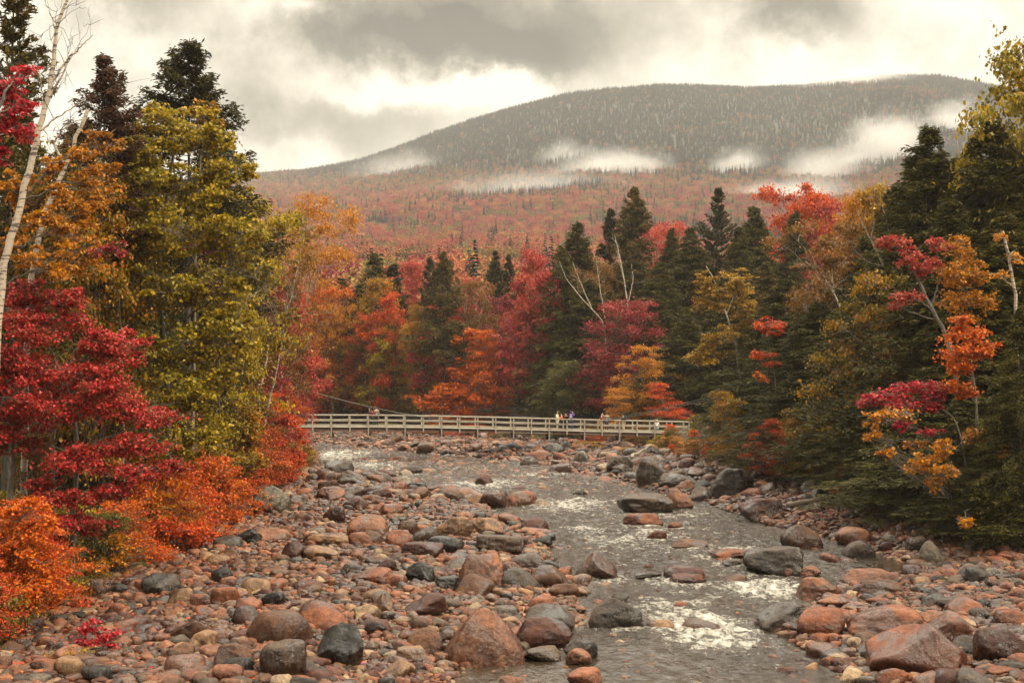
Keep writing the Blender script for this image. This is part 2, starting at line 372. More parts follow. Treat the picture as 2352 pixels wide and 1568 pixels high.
# a lower ridge farther off, seen in the gap on the left
fa = np.linspace(-1.0, .2, 90); fy = np.linspace(4200, 6200, 16); FA, FY = np.meshgrid(fa, fy)
fz = H + (188 + 5 * fbm(FA * 14, FA * 0, s=31)) * np.interp(FA, [-1, -.4, -.05, .2], [.8, 1, 1.02, .8]) / F * FY * np.interp(FY, [4200, 5000, 6200], [.6, 1.0, .55])
m_far = mat_plain('distant_ridge_forest', (.030, .036, .026), .95, .3, (.01, .01, .01))
tag(ob('distant_hill', grid_mesh('distant_hill', FA * FY, FY, fz, m_far)), 'low blue ridge far behind the mountain', kind='structure')

# ------------------------------------------------------------------ rocks
_ico = {}
def ico(sub):
    if sub not in _ico:
        bm = bmesh.new(); bmesh.ops.create_icosphere(bm, subdivisions=sub, radius=1.0); bm.verts.ensure_lookup_table()
        _ico[sub] = (np.array([v.co[:] for v in bm.verts]), np.array([[v.index for v in f.verts] for f in bm.faces])); bm.free()
    return _ico[sub]
def rock_mesh(name, seed, sub=4, planes=14, p=14, rough=.05, extra=(), mat=None, dents=0, taper=.0):
    r = np.random.default_rng(seed); V, Fc = ico(sub)
    n = norm(r.normal(size=(planes, 3))); d = r.uniform(.72, 1.0, planes)
    for e in extra:
        n = np.vstack([n, norm(np.array(e[:3], float))[None]]); d = np.append(d, e[3])
    n = np.vstack([n, np.eye(3), -np.eye(3)]); d = np.append(d, [1.0] * 6)
    q = np.maximum(V @ n.T / d, 0); R = (q ** p).sum(1) ** (-1 / p)
    o = r.uniform(-50, 50, 3)
    R = R * (1 + rough * 1.6 * fbm(V[:, 0] * 1.4 + o[0], V[:, 1] * 1.4 + o[1], V[:, 2] * 1.4 + o[2], seed, 3) + rough * .45 * fbm(V[:, 0] * 6 + o[0], V[:, 1] * 6, V[:, 2] * 6, seed + 5, 3))
    for _ in range(dents):                       # cracks: narrow grooves along a plane through the stone
        k = norm(r.normal(size=3) * (1, 1, .4)); off = r.uniform(-.35, .35)
        dist = np.abs(V @ k - off + .05 * fbm(V[:, 0] * 4, V[:, 1] * 4, V[:, 2] * 4, seed + 9, 2))
        R = R * (1 - .07 * np.exp(-(dist / .035) ** 2))
    V = V * R[:, None]; lo, hi = V.min(0), V.max(0); V = (V - (lo + hi) / 2) / ((hi - lo) / 2)
    if taper: V[:, :2] *= (1 - taper * np.clip(V[:, 2:] * .8 + .35, 0, 1.2) ** 2.0) * (1 + .05 * fbm(V[:, 2:] * 2, V[:, :1] * 2, s=seed, o=2))
    return mk(name, V, Fc, mat, True)

TINT = {'pink': (.245, .112, .062), 'salmon': (.235, .092, .047), 'tan': (.27, .165, .092), 'pale': (.33, .245, .155), 'brown': (.130, .064, .035), 'maroon': (.090, .034, .022),
        'grey': (.120, .097, .074), 'slate': (.064, .049, .037), 'black': (.022, .018, .014), 'rust': (.195, .066, .027), 'lichen': (.17, .152, .112), 'greybrown': (.105, .072, .048)}
OCC = np.zeros((1700, 900), bool)                 # what of the river bed is already covered, 0.1 m cells
def occ_ix(x, y): return int((y - 25) * 10), int((x + 50) * 10)
def stamp(x, y, r):
    i, j = occ_ix(x, y); n = max(int(r * 10), 0)
    OCC[max(i - n, 0):i + n + 1, max(j - n, 0):j + n + 1] = True
BOULD = []        # (x, y, half width, height, in water)
def b7(x, y): return 402 + x * .4151, 994 + y * .4151
def b8(x, y): return 1320.7 + x * .4385, 994 + y * .4385
# zoom, x, foot row, width, height, colour, shape, noun phrase, rest of its label
R7, R8 = 7, 8
ROCKS = [
 (7, 1705, 1285, 440, 300, 'pink', 'dome', 'big cracked pink-brown boulder', 'with a domed top, standing in the near pool'),
 (7, 815, 1100, 340, 160, 'salmon', 'dome', 'low humped salmon boulder', 'with dark wet flanks on the cobble bar'),
 (7, 920, 1295, 290, 230, 'black', 'angular', 'black craggy boulder streaked white', 'in front of the low humped salmon boulder'),
 (7, 605, 1355, 275, 190, 'greybrown', 'flat', 'flat-topped grey block with drip stains', 'in the near cobbles'),
 (7, 330, 1310, 235, 140, 'brown', 'angular', 'tan-brown peaked stone', 'beside the flat-topped grey block'),
 (7, 292, 1384, 190, 95, 'salmon', 'round', 'smooth salmon cobble', 'at the bottom edge below the tan-brown peaked stone'),
 (7, 80, 1165, 235, 125, 'brown', 'wedge', 'long sloping brown boulder with white drips', 'nearest the small red maple seedling'),
 (7, 1700, 850, 270, 180, 'pink', 'angular', 'pink-tan cracked boulder', 'behind the dark wet dome by the water'),
 (7, 1885, 865, 300, 120, 'slate', 'dome', 'dark wet dome-shaped boulder', 'leaning on the pink-tan cracked boulder'),
 (7, 1785, 670, 270, 100, 'greybrown', 'flat', 'long flat dark grey boulder', 'at the left edge of the river'),
 (7, 1490, 660, 230, 90, 'black', 'round', 'glossy black boulder', 'left of the long flat dark grey boulder'),
 (7, 1945, 752, 210, 85, 'greybrown', 'dome', 'smooth grey-brown dome', 'between the river and the dark wet dome'),
 (7, 1070, 585, 250, 130, 'pink', 'dome', 'tall pinkish hump of granite', 'in the middle of the cobble bar'),
 (7, 1550, 580, 220, 112, 'tan', 'angular', 'broad tan ledge boulder', 'in the middle of the cobble bar'),
 (7, 1725, 572, 200, 100, 'tan', 'angular', 'tan boulder split by a crack', 'right of the broad tan ledge boulder'),
 (7, 1288, 572, 120, 90, 'brown', 'round', 'round brown wet boulder', 'left of the broad tan ledge boulder'),
 (7, 1385, 602, 180, 85, 'greybrown', 'dome', 'grey-brown humped boulder', 'in front of the round brown wet boulder'),
 (7, 1372, 692, 240, 80, 'maroon', 'flat', 'maroon slab streaked with drips', 'in front of the grey-brown humped boulder'),
 (7, 885, 506, 130, 100, 'maroon', 'round', 'dark maroon wet boulder', 'behind the tall pinkish hump'),
 (7, 650, 702, 130, 100, 'maroon', 'angular', 'dark red block with white drips', 'on the left of the cobble bar'),
 (7, 805, 702, 200, 75, 'tan', 'round', 'broad tan cobble', 'right of the dark red block with white drips'),
 (7, 840, 632, 260, 68, 'tan', 'flat', 'long smooth tan slab', 'behind the broad tan cobble'),
 (7, 1092, 615, 165, 72, 'brown', 'dome', 'brown hump', 'in front of the tall pinkish hump of granite'),
 (7, 985, 292, 180, 82, 'greybrown', 'angular', 'brown-grey faceted boulder', 'where the upper river meets the left bank'),
 (7, 535, 448, 225, 155, 'lichen', 'lump', 'largest pale grey lichen boulder', 'half under the orange bushes of the left bank'),
 (7, 1770, 414, 160, 85, 'brown', 'round', 'dark brown rounded boulder', 'standing mid river, left one of a touching pair'),
 (7, 1920, 402, 200, 82, 'pink', 'dome', 'pinkish-brown smooth boulder', 'right one of a touching pair mid river'),
 (7, 1990, 552, 180, 76, 'maroon', 'dome', 'dark maroon wet boulder', 'standing in the river beside a flat pale slab'),
 (7, 2005, 570, 172, 40, 'pink', 'flat', 'flat pale pink slab', 'at the foot of the dark maroon boulder in the river'),
 (7, 1350, 828, 180, 112, 'black', 'angular', 'black jagged rock with white drips', 'in the cobbles left of the pink-tan cracked boulder'),
 (7, 1150, 996, 130, 108, 'tan', 'peak', 'tan pyramid-shaped stone', 'behind the big salmon boulders of the bar'),
 (7, 1068, 1040, 165, 88, 'pale', 'angular', 'pale cream angular stone', 'in front of the tan pyramid-shaped stone'),
 (7, 1390, 1012, 250, 108, 'maroon', 'wedge', 'long maroon boulder with drips', 'behind the big cracked pink-brown boulder'),
 (7, 1380, 1207, 220, 120, 'brown', 'dome', 'pink-brown dripping boulder', 'just left of the big cracked pink-brown boulder'),
 (7, 1125, 1118, 150, 82, 'maroon', 'round', 'dark red rounded stone', 'behind the black craggy boulder streaked white'),
 (7, 1312, 1268, 180, 80, 'tan', 'flat', 'tan broken slab', 'at the corner of the near pool'),
 (7, 2045, 1182, 310, 155, 'maroon', 'lump', 'rough dark red boulder', 'just behind and right of the big cracked boulder'),
 (7, 2000, 1170, 158, 50, 'grey', 'flat', 'flat grey oval stone', 'lying against the rough dark red boulder'),
 (7, 2250, 1250, 195, 98, 'slate', 'angular', 'dark slate block', 'behind the round pink stone in the near river'),
 (7, 2235, 1285, 150, 85, 'pink', 'round', 'round pink stone', 'in front of the dark slate block in the near river'),
 (7, 2265, 1388, 200, 80, 'salmon', 'round', 'salmon stone in shallow water', 'nearest the bottom edge, below the round pink stone'),
 (7, 2030, 1262, 210, 66, 'greybrown', 'flat', 'flat grey-brown rock', 'in the pool right of the big cracked boulder'),
 (7, 545, 952, 140, 72, 'black', 'round', 'black oval stone with pale drips', 'on the left side of the cobbles'),
 (7, 140, 962, 120, 72, 'salmon', 'round', 'rounded rose stone', 'on the left side near the bushes'),
 (7, 257, 834, 130, 92, 'black', 'round', 'upright black stone', 'just below the orange bushes'),
 (7, 450, 892, 200, 82, 'tan', 'dome', 'tan humped stone', 'behind the black oval stone with pale drips'),
 (7, 392, 1062, 170, 102, 'maroon', 'dome', 'plum-brown stone', 'in front of the black oval stone with pale drips'),
 (7, 1168, 778, 120, 78, 'maroon', 'round', 'maroon rounded stone', 'between the orange-tan slab and the drip-stained slab'),
 (7, 1095, 842, 250, 86, 'salmon', 'wedge', 'orange-tan sloping slab', 'in the centre of the cobble bar'),
 (7, 1515, 876, 160, 80, 'black', 'flat', 'black wet flat-topped stone', 'at the left foot of the pink-tan cracked boulder'),
 (7, 1305, 226, 142, 46, 'slate', 'dome', 'dark slate hump', 'in the upper river'),
 (7, 1713, 286, 105, 60, 'maroon', 'round', 'dark red upright stone', 'in the upper river'),
 (7, 1452, 332, 142, 48, 'brown', 'wedge', 'long brown tilted stone', 'at the edge of the upper river'),
 (7, 1960, 178, 110, 50, 'greybrown', 'dome', 'grey-brown boulder', 'on the far cobbles under the bridge'),
 (7, 360, 1162, 130, 60, 'maroon', 'round', 'dark wet cobble', 'behind the tan-brown peaked stone'),
 (7, 228, 735, 142, 58, 'tan', 'dome', 'tan domed stone', 'at the edge of the left bank bushes'),
 (7, 400, 612, 155, 78, 'black', 'wedge', 'black wet boulder', 'at the edge of the bushes, below the lichen boulder'),
 (8, 1810, 1268, 560, 248, 'rust', 'bigwedge', 'huge tilted red-brown boulder', 'nearest on the right bank'),
 (8, 1290, 1068, 270, 138, 'rust', 'round', 'rounded rust-brown boulder', 'right of the dark slanted wedge at the water edge'),
 (8, 1630, 1082, 410, 158, 'salmon', 'lump', 'long salmon boulder', 'right of the rounded rust-brown boulder'),
 (8, 1090, 1022, 290, 130, 'slate', 'wedge', 'dark slanted wedge of slate', 'at the right edge of the rapids'),
 (8, 2210, 1202, 270, 182, 'maroon', 'lump', 'bulky red-brown double boulder', 'right of the huge tilted red-brown boulder'),
 (8, 1980, 1092, 240, 155, 'pink', 'angular', 'tan-pink faceted boulder', 'behind the huge tilted red-brown boulder'),
 (8, 1280, 876, 222, 112, 'pink', 'angular', 'pink angular boulder', 'beside the right-hand rapids'),
 (8, 1045, 742, 330, 135, 'slate', 'block', 'big slate block with a brown face', 'in the middle of the right channel'),
 (8, 1175, 602, 232, 118, 'brown', 'dome', 'red-brown domed boulder', 'near the right bank, in shallow water'),
 (8, 970, 458, 232, 112, 'maroon', 'block', 'squarish maroon boulder', 'near the right bank beside a fallen log'),
 (8, 820, 336, 242, 150, 'slate', 'block', 'big dark grey boulder', 'under the hemlock boughs of the right bank'),
 (8, 370, 425, 310, 95, 'greybrown', 'flat', 'long dark brown slab', 'lying across the head of the right channel'),
 (8, 545, 395, 140, 100, 'pink', 'angular', 'pink block', 'behind the long dark brown slab'),
 (8, 405, 278, 182, 158, 'grey', 'lump', 'tall grey boulder with rusty lichen', 'at the forest edge below the bridge end'),
 (8, 235, 208, 145, 90, 'grey', 'block', 'rounded grey block', 'at the forest edge, left of the tall grey boulder'),
 (8, 540, 288, 220, 78, 'greybrown', 'lump', 'low grey-brown boulder', 'right of the tall grey boulder at the forest edge'),
 (8, 300, 122, 110, 45, 'grey', 'dome', 'grey rounded boulder', 'half hidden in shrubs under the bridge end'),
 (8, 35, 160, 90, 68, 'lichen', 'dome', 'mossy grey boulder', 'behind the green shrub at the far bank'),
 (8, 205, 1020, 285, 145, 'slate', 'angular', 'dark slate boulder', 'standing alone in the near river'),
 (8, 570, 770, 242, 70, 'maroon', 'dome', 'dark wet hump', 'mid river behind a lower red stone'),
 (8, 592, 796, 205, 50, 'maroon', 'flat', 'low red-brown stone', 'in front of the dark wet hump mid river'),
 (8, 105, 760, 225, 128, 'brown', 'peak', 'smooth brown peaked boulder', 'in the centre of the river'),
 (8, 820, 662, 212, 46, 'rust', 'flat', 'flat red slab', 'upstream of the big slate block'),
 (8, 430, 562, 112, 56, 'rust', 'round', 'small round orange-brown boulder', 'alone in the middle of the river'),
 (8, 600, 606, 200, 46, 'brown', 'wedge', 'low brown tilted slab', 'in the river right of the small round orange-brown boulder'),
 (8, 1240, 340, 120, 95, 'grey', 'angular', 'dark grey split boulder', 'under the hemlock boughs'),
 (8, 1305, 372, 150, 85, 'lichen', 'angular', 'mossy grey boulder', 'in front of the dark grey split boulder'),
 (8, 1480, 646, 172, 78, 'greybrown', 'dome', 'grey-brown dome', 'on the shaded right bank'),
 (8, 1870, 682, 150, 118, 'lichen', 'dome', 'pale grey egg-shaped boulder', 'standing on the shaded right bank'),
 (8, 1790, 622, 112, 82, 'greybrown', 'round', 'dark rounded boulder', 'left of the pale grey egg-shaped boulder'),
 (8, 1610, 857, 262, 76, 'brown', 'lump', 'long rough brown boulder', 'between the dark pool and the salmon boulder'),
 (8, 2270, 1012, 170, 82, 'rust', 'round', 'rust-coloured round boulder', 'at the right edge above the double boulder'),
 (8, 2130, 984, 132, 62, 'slate', 'angular', 'slate-grey block', 'left of the rust-coloured round boulder'),
 (8, 1565, 1182, 172, 95, 'grey', 'wedge', 'grey wedge', 'at the left foot of the huge tilted boulder'),
 (8, 1690, 1102, 110, 66, 'maroon', 'round', 'dark red cobble', 'in front of the long salmon boulder'),
 (8, 1960, 932, 172, 70, 'slate', 'angular', 'grey slabby stone', 'on the right bank behind the tan-pink faceted boulder'),
 (8, 2230, 1292, 172, 56, 'rust', 'flat', 'brown flat stone', 'at the foot of the bulky double boulder'),
 (8, 2080, 1286, 152, 40, 'grey', 'flat', 'grey flat stone', 'in the water at the right of the huge tilted boulder'),
 (8, 555, 910, 92, 28, 'salmon', 'dome', 'small orange stone', 'barely breaking the water behind the rapids'),
 (8, 450, 1024, 150, 42, 'tan', 'dome', 'pale submerged boulder', 'with water running over it, right of the dark slate boulder'),
 (8, 660, 1022, 200, 40, 'brown', 'dome', 'brown submerged boulder', 'with white water breaking behind it'),
 (8, 850, 782, 140, 40, 'brown', 'dome', 'brown half-sunk stone', 'at the top of the right-hand rapids'),
 (8, 355, 486, 200, 62, 'rust', 'lump', 'red-brown cluster stone', 'in front of the long dark brown slab'),
 (8, 520, 500, 80, 32, 'rust', 'round', 'little red stone', 'right of the red-brown cluster stone'),
 (8, 825, 697, 112, 30, 'slate', 'flat', 'low slate stone', 'at the left foot of the big slate block'),
 (8, 240, 874, 100, 36, 'slate', 'dome', 'small slate stone', 'behind the dark slate boulder of the near river'),
 (8, 380, 760, 150, 30, 'slate', 'flat', 'low dark stone', 'between the smooth brown peaked boulder and the dark wet hump'),
 (8, 2090, 772, 190, 76, 'maroon', 'dome', 'dark red-brown boulder', 'on the shaded right bank above the pool'),
 (8, 2190, 762, 122, 58, 'lichen', 'dome', 'greenish grey stone', 'beside the dark red-brown boulder of the shaded bank'),
 (8, 1235, 755, 130, 60, 'pink', 'angular', 'pink-grey stone', 'at the right foot of the big slate block'),
 (8, 1120, 748, 60, 42, 'rust', 'round', 'small round rust stone', 'touching the right end of the big slate block'),
]
EXTRA = {'dome': (5, 5, []), 'angular': (12, 26, []), 'flat': (8, 12, [(0, 0, 1, .62)]), 'round': (8, 6, []), 'lump': (10, 9, []), 'wedge': (8, 16, [(-.55, -.15, .8, .50)]),
         'bigwedge': (9, 18, [(-.62, -.15, .78, .46), (.75, 0, .6, .62), (0, -.9, .35, .62)]), 'peak': (5, 10, [(.75, -.2, .62, .55), (-.75, -.2, .62, .55)]), 'block': (7, 22, [(0, 0, 1, .8), (0, -1, .15, .75)])}
sh_rng = np.random.default_rng(99)
for i, (zm, zx, zy, zw, zh, colr, shp, noun, rest) in enumerate(ROCKS):
    u, v = b7(zx, zy) if zm == 7 else b8(zx, zy); f = .4151 if zm == 7 else .4385
    D, z = ground_hit(u, v)
    wd = zw * f / K / F * D; ht = zh * f / K / F * D; dp = wd * sh_rng.uniform(.68, .9)
    inw = inwater(X(u, D), D) > .4
    D2 = D + dp * .42; x = X(u, D) * D2 / D; wd *= D2 / D
    sink = .20 if shp not in ('dome',) else .32
    full = ht * 1.02 / (1 - sink)
    pl, pw, ex = EXTRA[shp]
    if shp == 'wedge' and i % 2: ex = [(-e[0], e[1], e[2], e[3]) for e in ex]
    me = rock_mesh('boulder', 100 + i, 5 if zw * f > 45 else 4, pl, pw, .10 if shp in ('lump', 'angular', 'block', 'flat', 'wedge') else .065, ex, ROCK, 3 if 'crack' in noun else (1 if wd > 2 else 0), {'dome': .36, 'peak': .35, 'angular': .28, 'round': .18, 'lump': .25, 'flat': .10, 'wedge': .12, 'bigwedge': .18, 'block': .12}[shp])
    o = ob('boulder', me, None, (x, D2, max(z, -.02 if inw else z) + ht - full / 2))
    o.scale = (wd / 2, dp / 2, full / 2); o.rotation_euler = (sh_rng.uniform(-.07, .07), sh_rng.uniform(-.07, .07), sh_rng.uniform(-.25, .25))
    tc = np.array(TINT[colr]) * sh_rng.uniform(.88, 1.12); o.color = (*tc, 1)
    tag(o, noun + ' ' + rest, 'boulder', 'river boulders')
    BOULD.append((x, D2, wd / 2, ht, inw, noun)); stamp(x, D2, min(wd, dp) * .36)
    for s_ in (-.28, .28): stamp(x + s_ * wd, D2, dp * .25)

# the smaller stones: a dart throw from large to small; the largest in view become objects, the rest one mass of cobbles
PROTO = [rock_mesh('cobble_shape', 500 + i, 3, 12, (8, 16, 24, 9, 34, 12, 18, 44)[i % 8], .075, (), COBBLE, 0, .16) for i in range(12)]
tin_keys = ['pink', 'salmon', 'tan', 'pale', 'brown', 'maroon', 'grey', 'slate', 'black', 'rust', 'greybrown']
tin_p = np.array([.20, .16, .10, .04, .17, .12, .035, .06, .04, .05, .055]); tin_p /= tin_p.sum()
stones = []
def throw(n, r0, r1, y0, y1, sd):
    g = np.random.default_rng(sd)
    y = y0 + (y1 - y0) * g.random(n) ** 1.35; x = np.interp(y, YL, XL) - 3.0 + g.random(n) * (np.interp(y, YR, XR) - np.interp(y, YL, XL) + 5.5)
    ok = (np.abs(x) < .42 * y + 3); x, y = x[ok], y[ok]
    bk = bank(x, y); wa = inwater(x, y); zz = ground_z(x, y); r = r0 + (r1 - r0) * g.random(len(x)) ** 1.7
    sandy = fbm(x * .22, y * .16, s=91, o=3); keep = g.random(len(x)); tk = g.choice(len(tin_keys), len(x), p=tin_p); ang = g.uniform(0, 6.28, len(x))
    for k in range(len(x)):
        if bk[k] > 2.5 * keep[k] + .2: continue
        if wa[k] > .15 and keep[k] > (.05 if r[k] > .3 else .018) * (1 + 11 * smooth((y[k] - 80) / 35)): continue
        i, j = occ_ix(x[k], y[k])
        if not (0 <= i < 1700 and 0 <= j < 900) or OCC[i, j]: continue
        q = r[k] * .45; i2, j2 = occ_ix(x[k] + q, y[k]); i3, j3 = occ_ix(x[k] - q, y[k])
        if OCC[i, min(j2, 899)] and OCC[i, max(j3, 0)]: continue
        if r[k] < .24 and wa[k] < -.8 and sandy[k] > .30 + .3 * (r[k] > .13): continue
        stamp(x[k], y[k], r[k] * .62)
        stones.append((x[k], y[k], zz[k], r[k], tk[k], ang[k], wa[k]))
throw(70, .55, .95, 36, 185, 1); throw(420, .45, .90, 82, 150, 8); throw(620, .36, .60, 33, 190, 2); throw(4200, .22, .38, 32, 190, 3)
throw(26000, .15, .26, 32, 190, 4); throw(42000, .09, .16, 32, 120, 5); throw(60000, .05, .095, 32, 66, 6)
ST = np.array(stones)
g = np.random.default_rng(77)
px_size = ST[:, 3] / ST[:, 1]
px_size = np.where((np.abs(ST[:, 0]) < .352 * ST[:, 1]) & (ST[:, 1] > 36.5) & (bank(ST[:, 0], ST[:, 1]) < .3), px_size, 0)
order = np.argsort(-px_size); N_IND = 300 - len(ROCKS)
ind = order[:N_IND]; rest_i = order[N_IND:]
sx = ST[:, 3] * g.uniform(.9, 1.35, len(ST)); sy = ST[:, 3] * g.uniform(.75, 1.05, len(ST)); sz = ST[:, 3] * g.uniform(.48, .82, len(ST))
tint = np.array([TINT[k] for k in tin_keys])[ST[:, 4].astype(int)] * g.uniform(.8, 1.2, (len(ST), 1))
zc = ST[:, 2] + sz * g.uniform(.18, .5, len(ST)); zc = np.where(ST[:, 6] > .25, np.maximum(zc, -.45 * sz), zc)
tilt = g.normal(0, .12, (len(ST), 2))
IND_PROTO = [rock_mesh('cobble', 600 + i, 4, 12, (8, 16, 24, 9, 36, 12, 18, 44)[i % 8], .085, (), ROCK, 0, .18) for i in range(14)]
CN = {'pink': 'pinkish', 'salmon': 'salmon', 'tan': 'tan', 'pale': 'cream', 'brown': 'brown', 'maroon': 'dark red', 'grey': 'grey', 'slate': 'slate', 'black': 'black', 'rust': 'rust-red', 'greybrown': 'grey-brown'}
BX = np.array([(b[0], b[1]) for b in BOULD]); used = {}
for n_, k in enumerate(ind):
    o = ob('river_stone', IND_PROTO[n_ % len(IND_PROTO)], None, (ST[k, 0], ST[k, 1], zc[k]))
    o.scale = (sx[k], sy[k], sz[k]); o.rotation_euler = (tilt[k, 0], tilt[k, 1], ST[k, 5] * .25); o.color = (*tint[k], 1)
    dv = ST[k, :2] - BX; order_b = np.argsort((dv ** 2).sum(1))
    size = 'large' if ST[k, 3] > .55 else ('middling' if ST[k, 3] > .38 else 'small'); form = 'rounded' if n_ % len(IND_PROTO) % 8 in (0, 1, 3, 5) else 'angular'
    lab = None
    for q in order_b[:14]:
        dx, dy = dv[q]; rel = ('behind' if dy > 0 else 'in front of') if abs(dy) > 1.2 * abs(dx) else ('right of' if dx > 0 else 'left of')
        where = 'in the water ' if ST[k, 6] > .4 else ''
        lab = f"{size} {form} {CN[tin_keys[int(ST[k, 4])]]} stone {where}{rel} the {BOULD[q][5]}"
        if lab not in used and len(lab.split()) <= 16: break
        lab = None
    if lab is None:
        q = order_b[0]; q2 = order_b[1]; lab = f"{form} {CN[tin_keys[int(ST[k, 4])]]} stone between the {BOULD[q][5]} and the {BOULD[q2][5]}"
        lab = ' '.join(lab.split()[:16])
    used[lab] = 1
    tag(o, lab, 'stone', 'stones of the river bed')

def scatter(name, pts, rot, scl, idx, tint, protos, label, kind='stuff'):
    """one object whose geometry nodes place copies of the given meshes"""
    coll = bpy.data.collections.new(name + '_shapes')
    for i, me in enumerate(protos): coll.objects.link(bpy.data.objects.new(f"{name}_shape_{i:02d}", me))
    me = bpy.data.meshes.new(name); me.vertices.add(len(pts)); me.vertices.foreach_set('co', np.asarray(pts, np.float32).ravel())
    for an, ty, key, arr in (('rot', 'FLOAT_VECTOR', 'vector', rot), ('scl', 'FLOAT_VECTOR', 'vector', scl), ('idx', 'INT', 'value', idx), ('tint', 'FLOAT_COLOR', 'color', tint)):
        a = me.attributes.new(an, ty, 'POINT'); a.data.foreach_set(key, np.asarray(arr, np.int32 if ty == 'INT' else np.float32).ravel())
    o = bpy.data.objects.new(name, me); COL.objects.link(o)
    ng = bpy.data.node_groups.new(name, 'GeometryNodeTree')
    ng.interface.new_socket('Geometry', in_out='INPUT', socket_type='NodeSocketGeometry'); ng.interface.new_socket('Geometry', in_out='OUTPUT', socket_type='NodeSocketGeometry')
    N = ng.nodes; L = ng.links
    gi, go = N.new('NodeGroupInput'), N.new('NodeGroupOutput'); ci = N.new('GeometryNodeCollectionInfo'); iop = N.new('GeometryNodeInstanceOnPoints')
    ci.inputs['Collection'].default_value = coll; ci.inputs['Separate Children'].default_value = True; ci.inputs['Reset Children'].default_value = True
    def na(nm, ty):
        n = N.new('GeometryNodeInputNamedAttribute'); n.data_type = ty; n.inputs['Name'].default_value = nm; return n.outputs['Attribute']
    e2r = N.new('FunctionNodeEulerToRotation'); L.new(na('rot', 'FLOAT_VECTOR'), e2r.inputs[0])
    L.new(gi.outputs[0], iop.inputs['Points']); L.new(ci.outputs[0], iop.inputs['Instance']); iop.inputs['Pick Instance'].default_value = True
    L.new(na('idx', 'INT'), iop.inputs['Instance Index']); L.new(e2r.outputs[0], iop.inputs['Rotation']); L.new(na('scl', 'FLOAT_VECTOR'), iop.inputs['Scale'])
    L.new(iop.outputs[0], go.inputs[0])
    md = o.modifiers.new('scatter', 'NODES'); md.node_group = ng
    return tag(o, label, kind=kind)
ri = rest_i
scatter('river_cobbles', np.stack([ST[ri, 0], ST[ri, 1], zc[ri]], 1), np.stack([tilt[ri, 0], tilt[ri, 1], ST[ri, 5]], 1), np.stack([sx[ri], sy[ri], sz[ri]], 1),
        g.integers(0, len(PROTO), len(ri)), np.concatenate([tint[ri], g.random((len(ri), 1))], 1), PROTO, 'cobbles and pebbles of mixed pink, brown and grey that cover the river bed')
print('stones', len(ST))

# ------------------------------------------------------------------ the river
wx = np.arange(-46, 22, .16); wy = [29.]
while wy[-1] < 186: wy.append(wy[-1] + .10 * wy[-1] / 36)
WX, WY = np.meshgrid(wx, np.array(wy))
foam = np.zeros_like(WX); rough = np.zeros_like(WX)
RAP = [(1650, 1452, 120, 34, 1.0), (1770, 1352, 90, 18, .95), (1560, 1335, 60, 10, .8), (1350, 1335, 70, 10, .7), (770, 1046, 70, 10, .9), (860, 1068, 60, 8, .5), (1310, 1160, 90, 12, .6), (1110, 1112, 80, 9, .6), (1050, 1140, 60, 8, .6),
       (1700, 1265, 50, 6, .6), (1480, 1225, 60, 8, .4), (1420, 1240, 120, 12, .45), (1530, 1395, 120, 20, .5), (1600, 1420, 110, 16, .6), (1500, 1180, 100, 8, .5), (1240, 1090, 60, 5, .5), (1330, 1215, 80, 9, .5), (1700, 1500, 110, 22, .35), (1450, 1440, 80, 14, .35), (1640, 1160, 60, 5, .4)]
for (u, v, ru, rv, a) in RAP:
    D = d_of_v(v); x0 = X(u, D); rx = ru / K / F * D; ry = D - d_of_v(v + rv)
    gq = a * .9 * np.exp(-.5 * (((WX - x0) / (rx * .8)) ** 2 + ((WY - D) / (ry * .9)) ** 2)); foam = np.maximum(foam, gq); rough = np.maximum(rough, gq)
for (bx, by, bw, bh, inw, _n) in BOULD:
    if inwater(bx, by) > -.6:
        foam = np.maximum(foam, .46 * np.exp(-.5 * (((WX - bx) / (bw * 1.25)) ** 2 + ((WY - by + bw * .3) / (bw * 1.0)) ** 2)))
depth = inwater(WX, WY)
fl = smooth(depth / 2.5)
warp = fbm(WX * .3, WY * .3, s=41, o=2)
wz = .065 * fbm(WX * 1.1 + warp, WY * .9 + warp, s=42, o=3) + (.035 + .055 * smooth((WY - 40) / 25)) * (1 - 2 * np.abs(fbm(WX * 1.6 + warp, WY * 1.9, s=43, o=4)))
wz = wz * .7 + (.085 * fbm(WX * .75 + warp, WY * .34, s=45, o=3) + .05 * (1 - 2 * np.abs(fbm(WX * 1.0, WY * .5 + warp, s=46, o=3)))) * np.interp(WY, [34, 45, 80], [.55, .8, 1.1])
wz = wz * (.35 + .65 * fl) + rough * .40 * np.abs(fbm(WX * 1.7, WY * 2.0, s=44, o=4)) - .03
pool = smooth((-inwater(WX, WY) + 1.0) / 2) + np.exp(-.5 * (((WX - 2.2) / 2.4) ** 2 + ((WY - 38) / 2.5) ** 2)) + np.exp(-.5 * (((WX - 15.6) / 2.6) ** 2 + ((WY - 58.5) / 4) ** 2))
calm = np.clip(pool, 0, 1)
wz = wz * (1 - .75 * calm)
crest = smooth((wz + .06) / .14) * fl * (1 - calm) * np.interp(WY, [34, 40, 60, 130], [.75, 1, 1, .9])
m_water, t, b = newmat('river_water')
P = t.add('ShaderNodeNewGeometry').outputs['Position']
fa_ = t.add('ShaderNodeAttribute', attribute_name='foam').outputs['Fac']; ca_ = t.add('ShaderNodeAttribute', attribute_name='calm').outputs['Fac']
f1 = t.noise(t.vmul(P, (1.2, .7, 1)), 1.5, 7, .7, .8); f2 = t.noise(t.vmul(P, (1, .6, 1)), 5.5, 5, .68, .5)
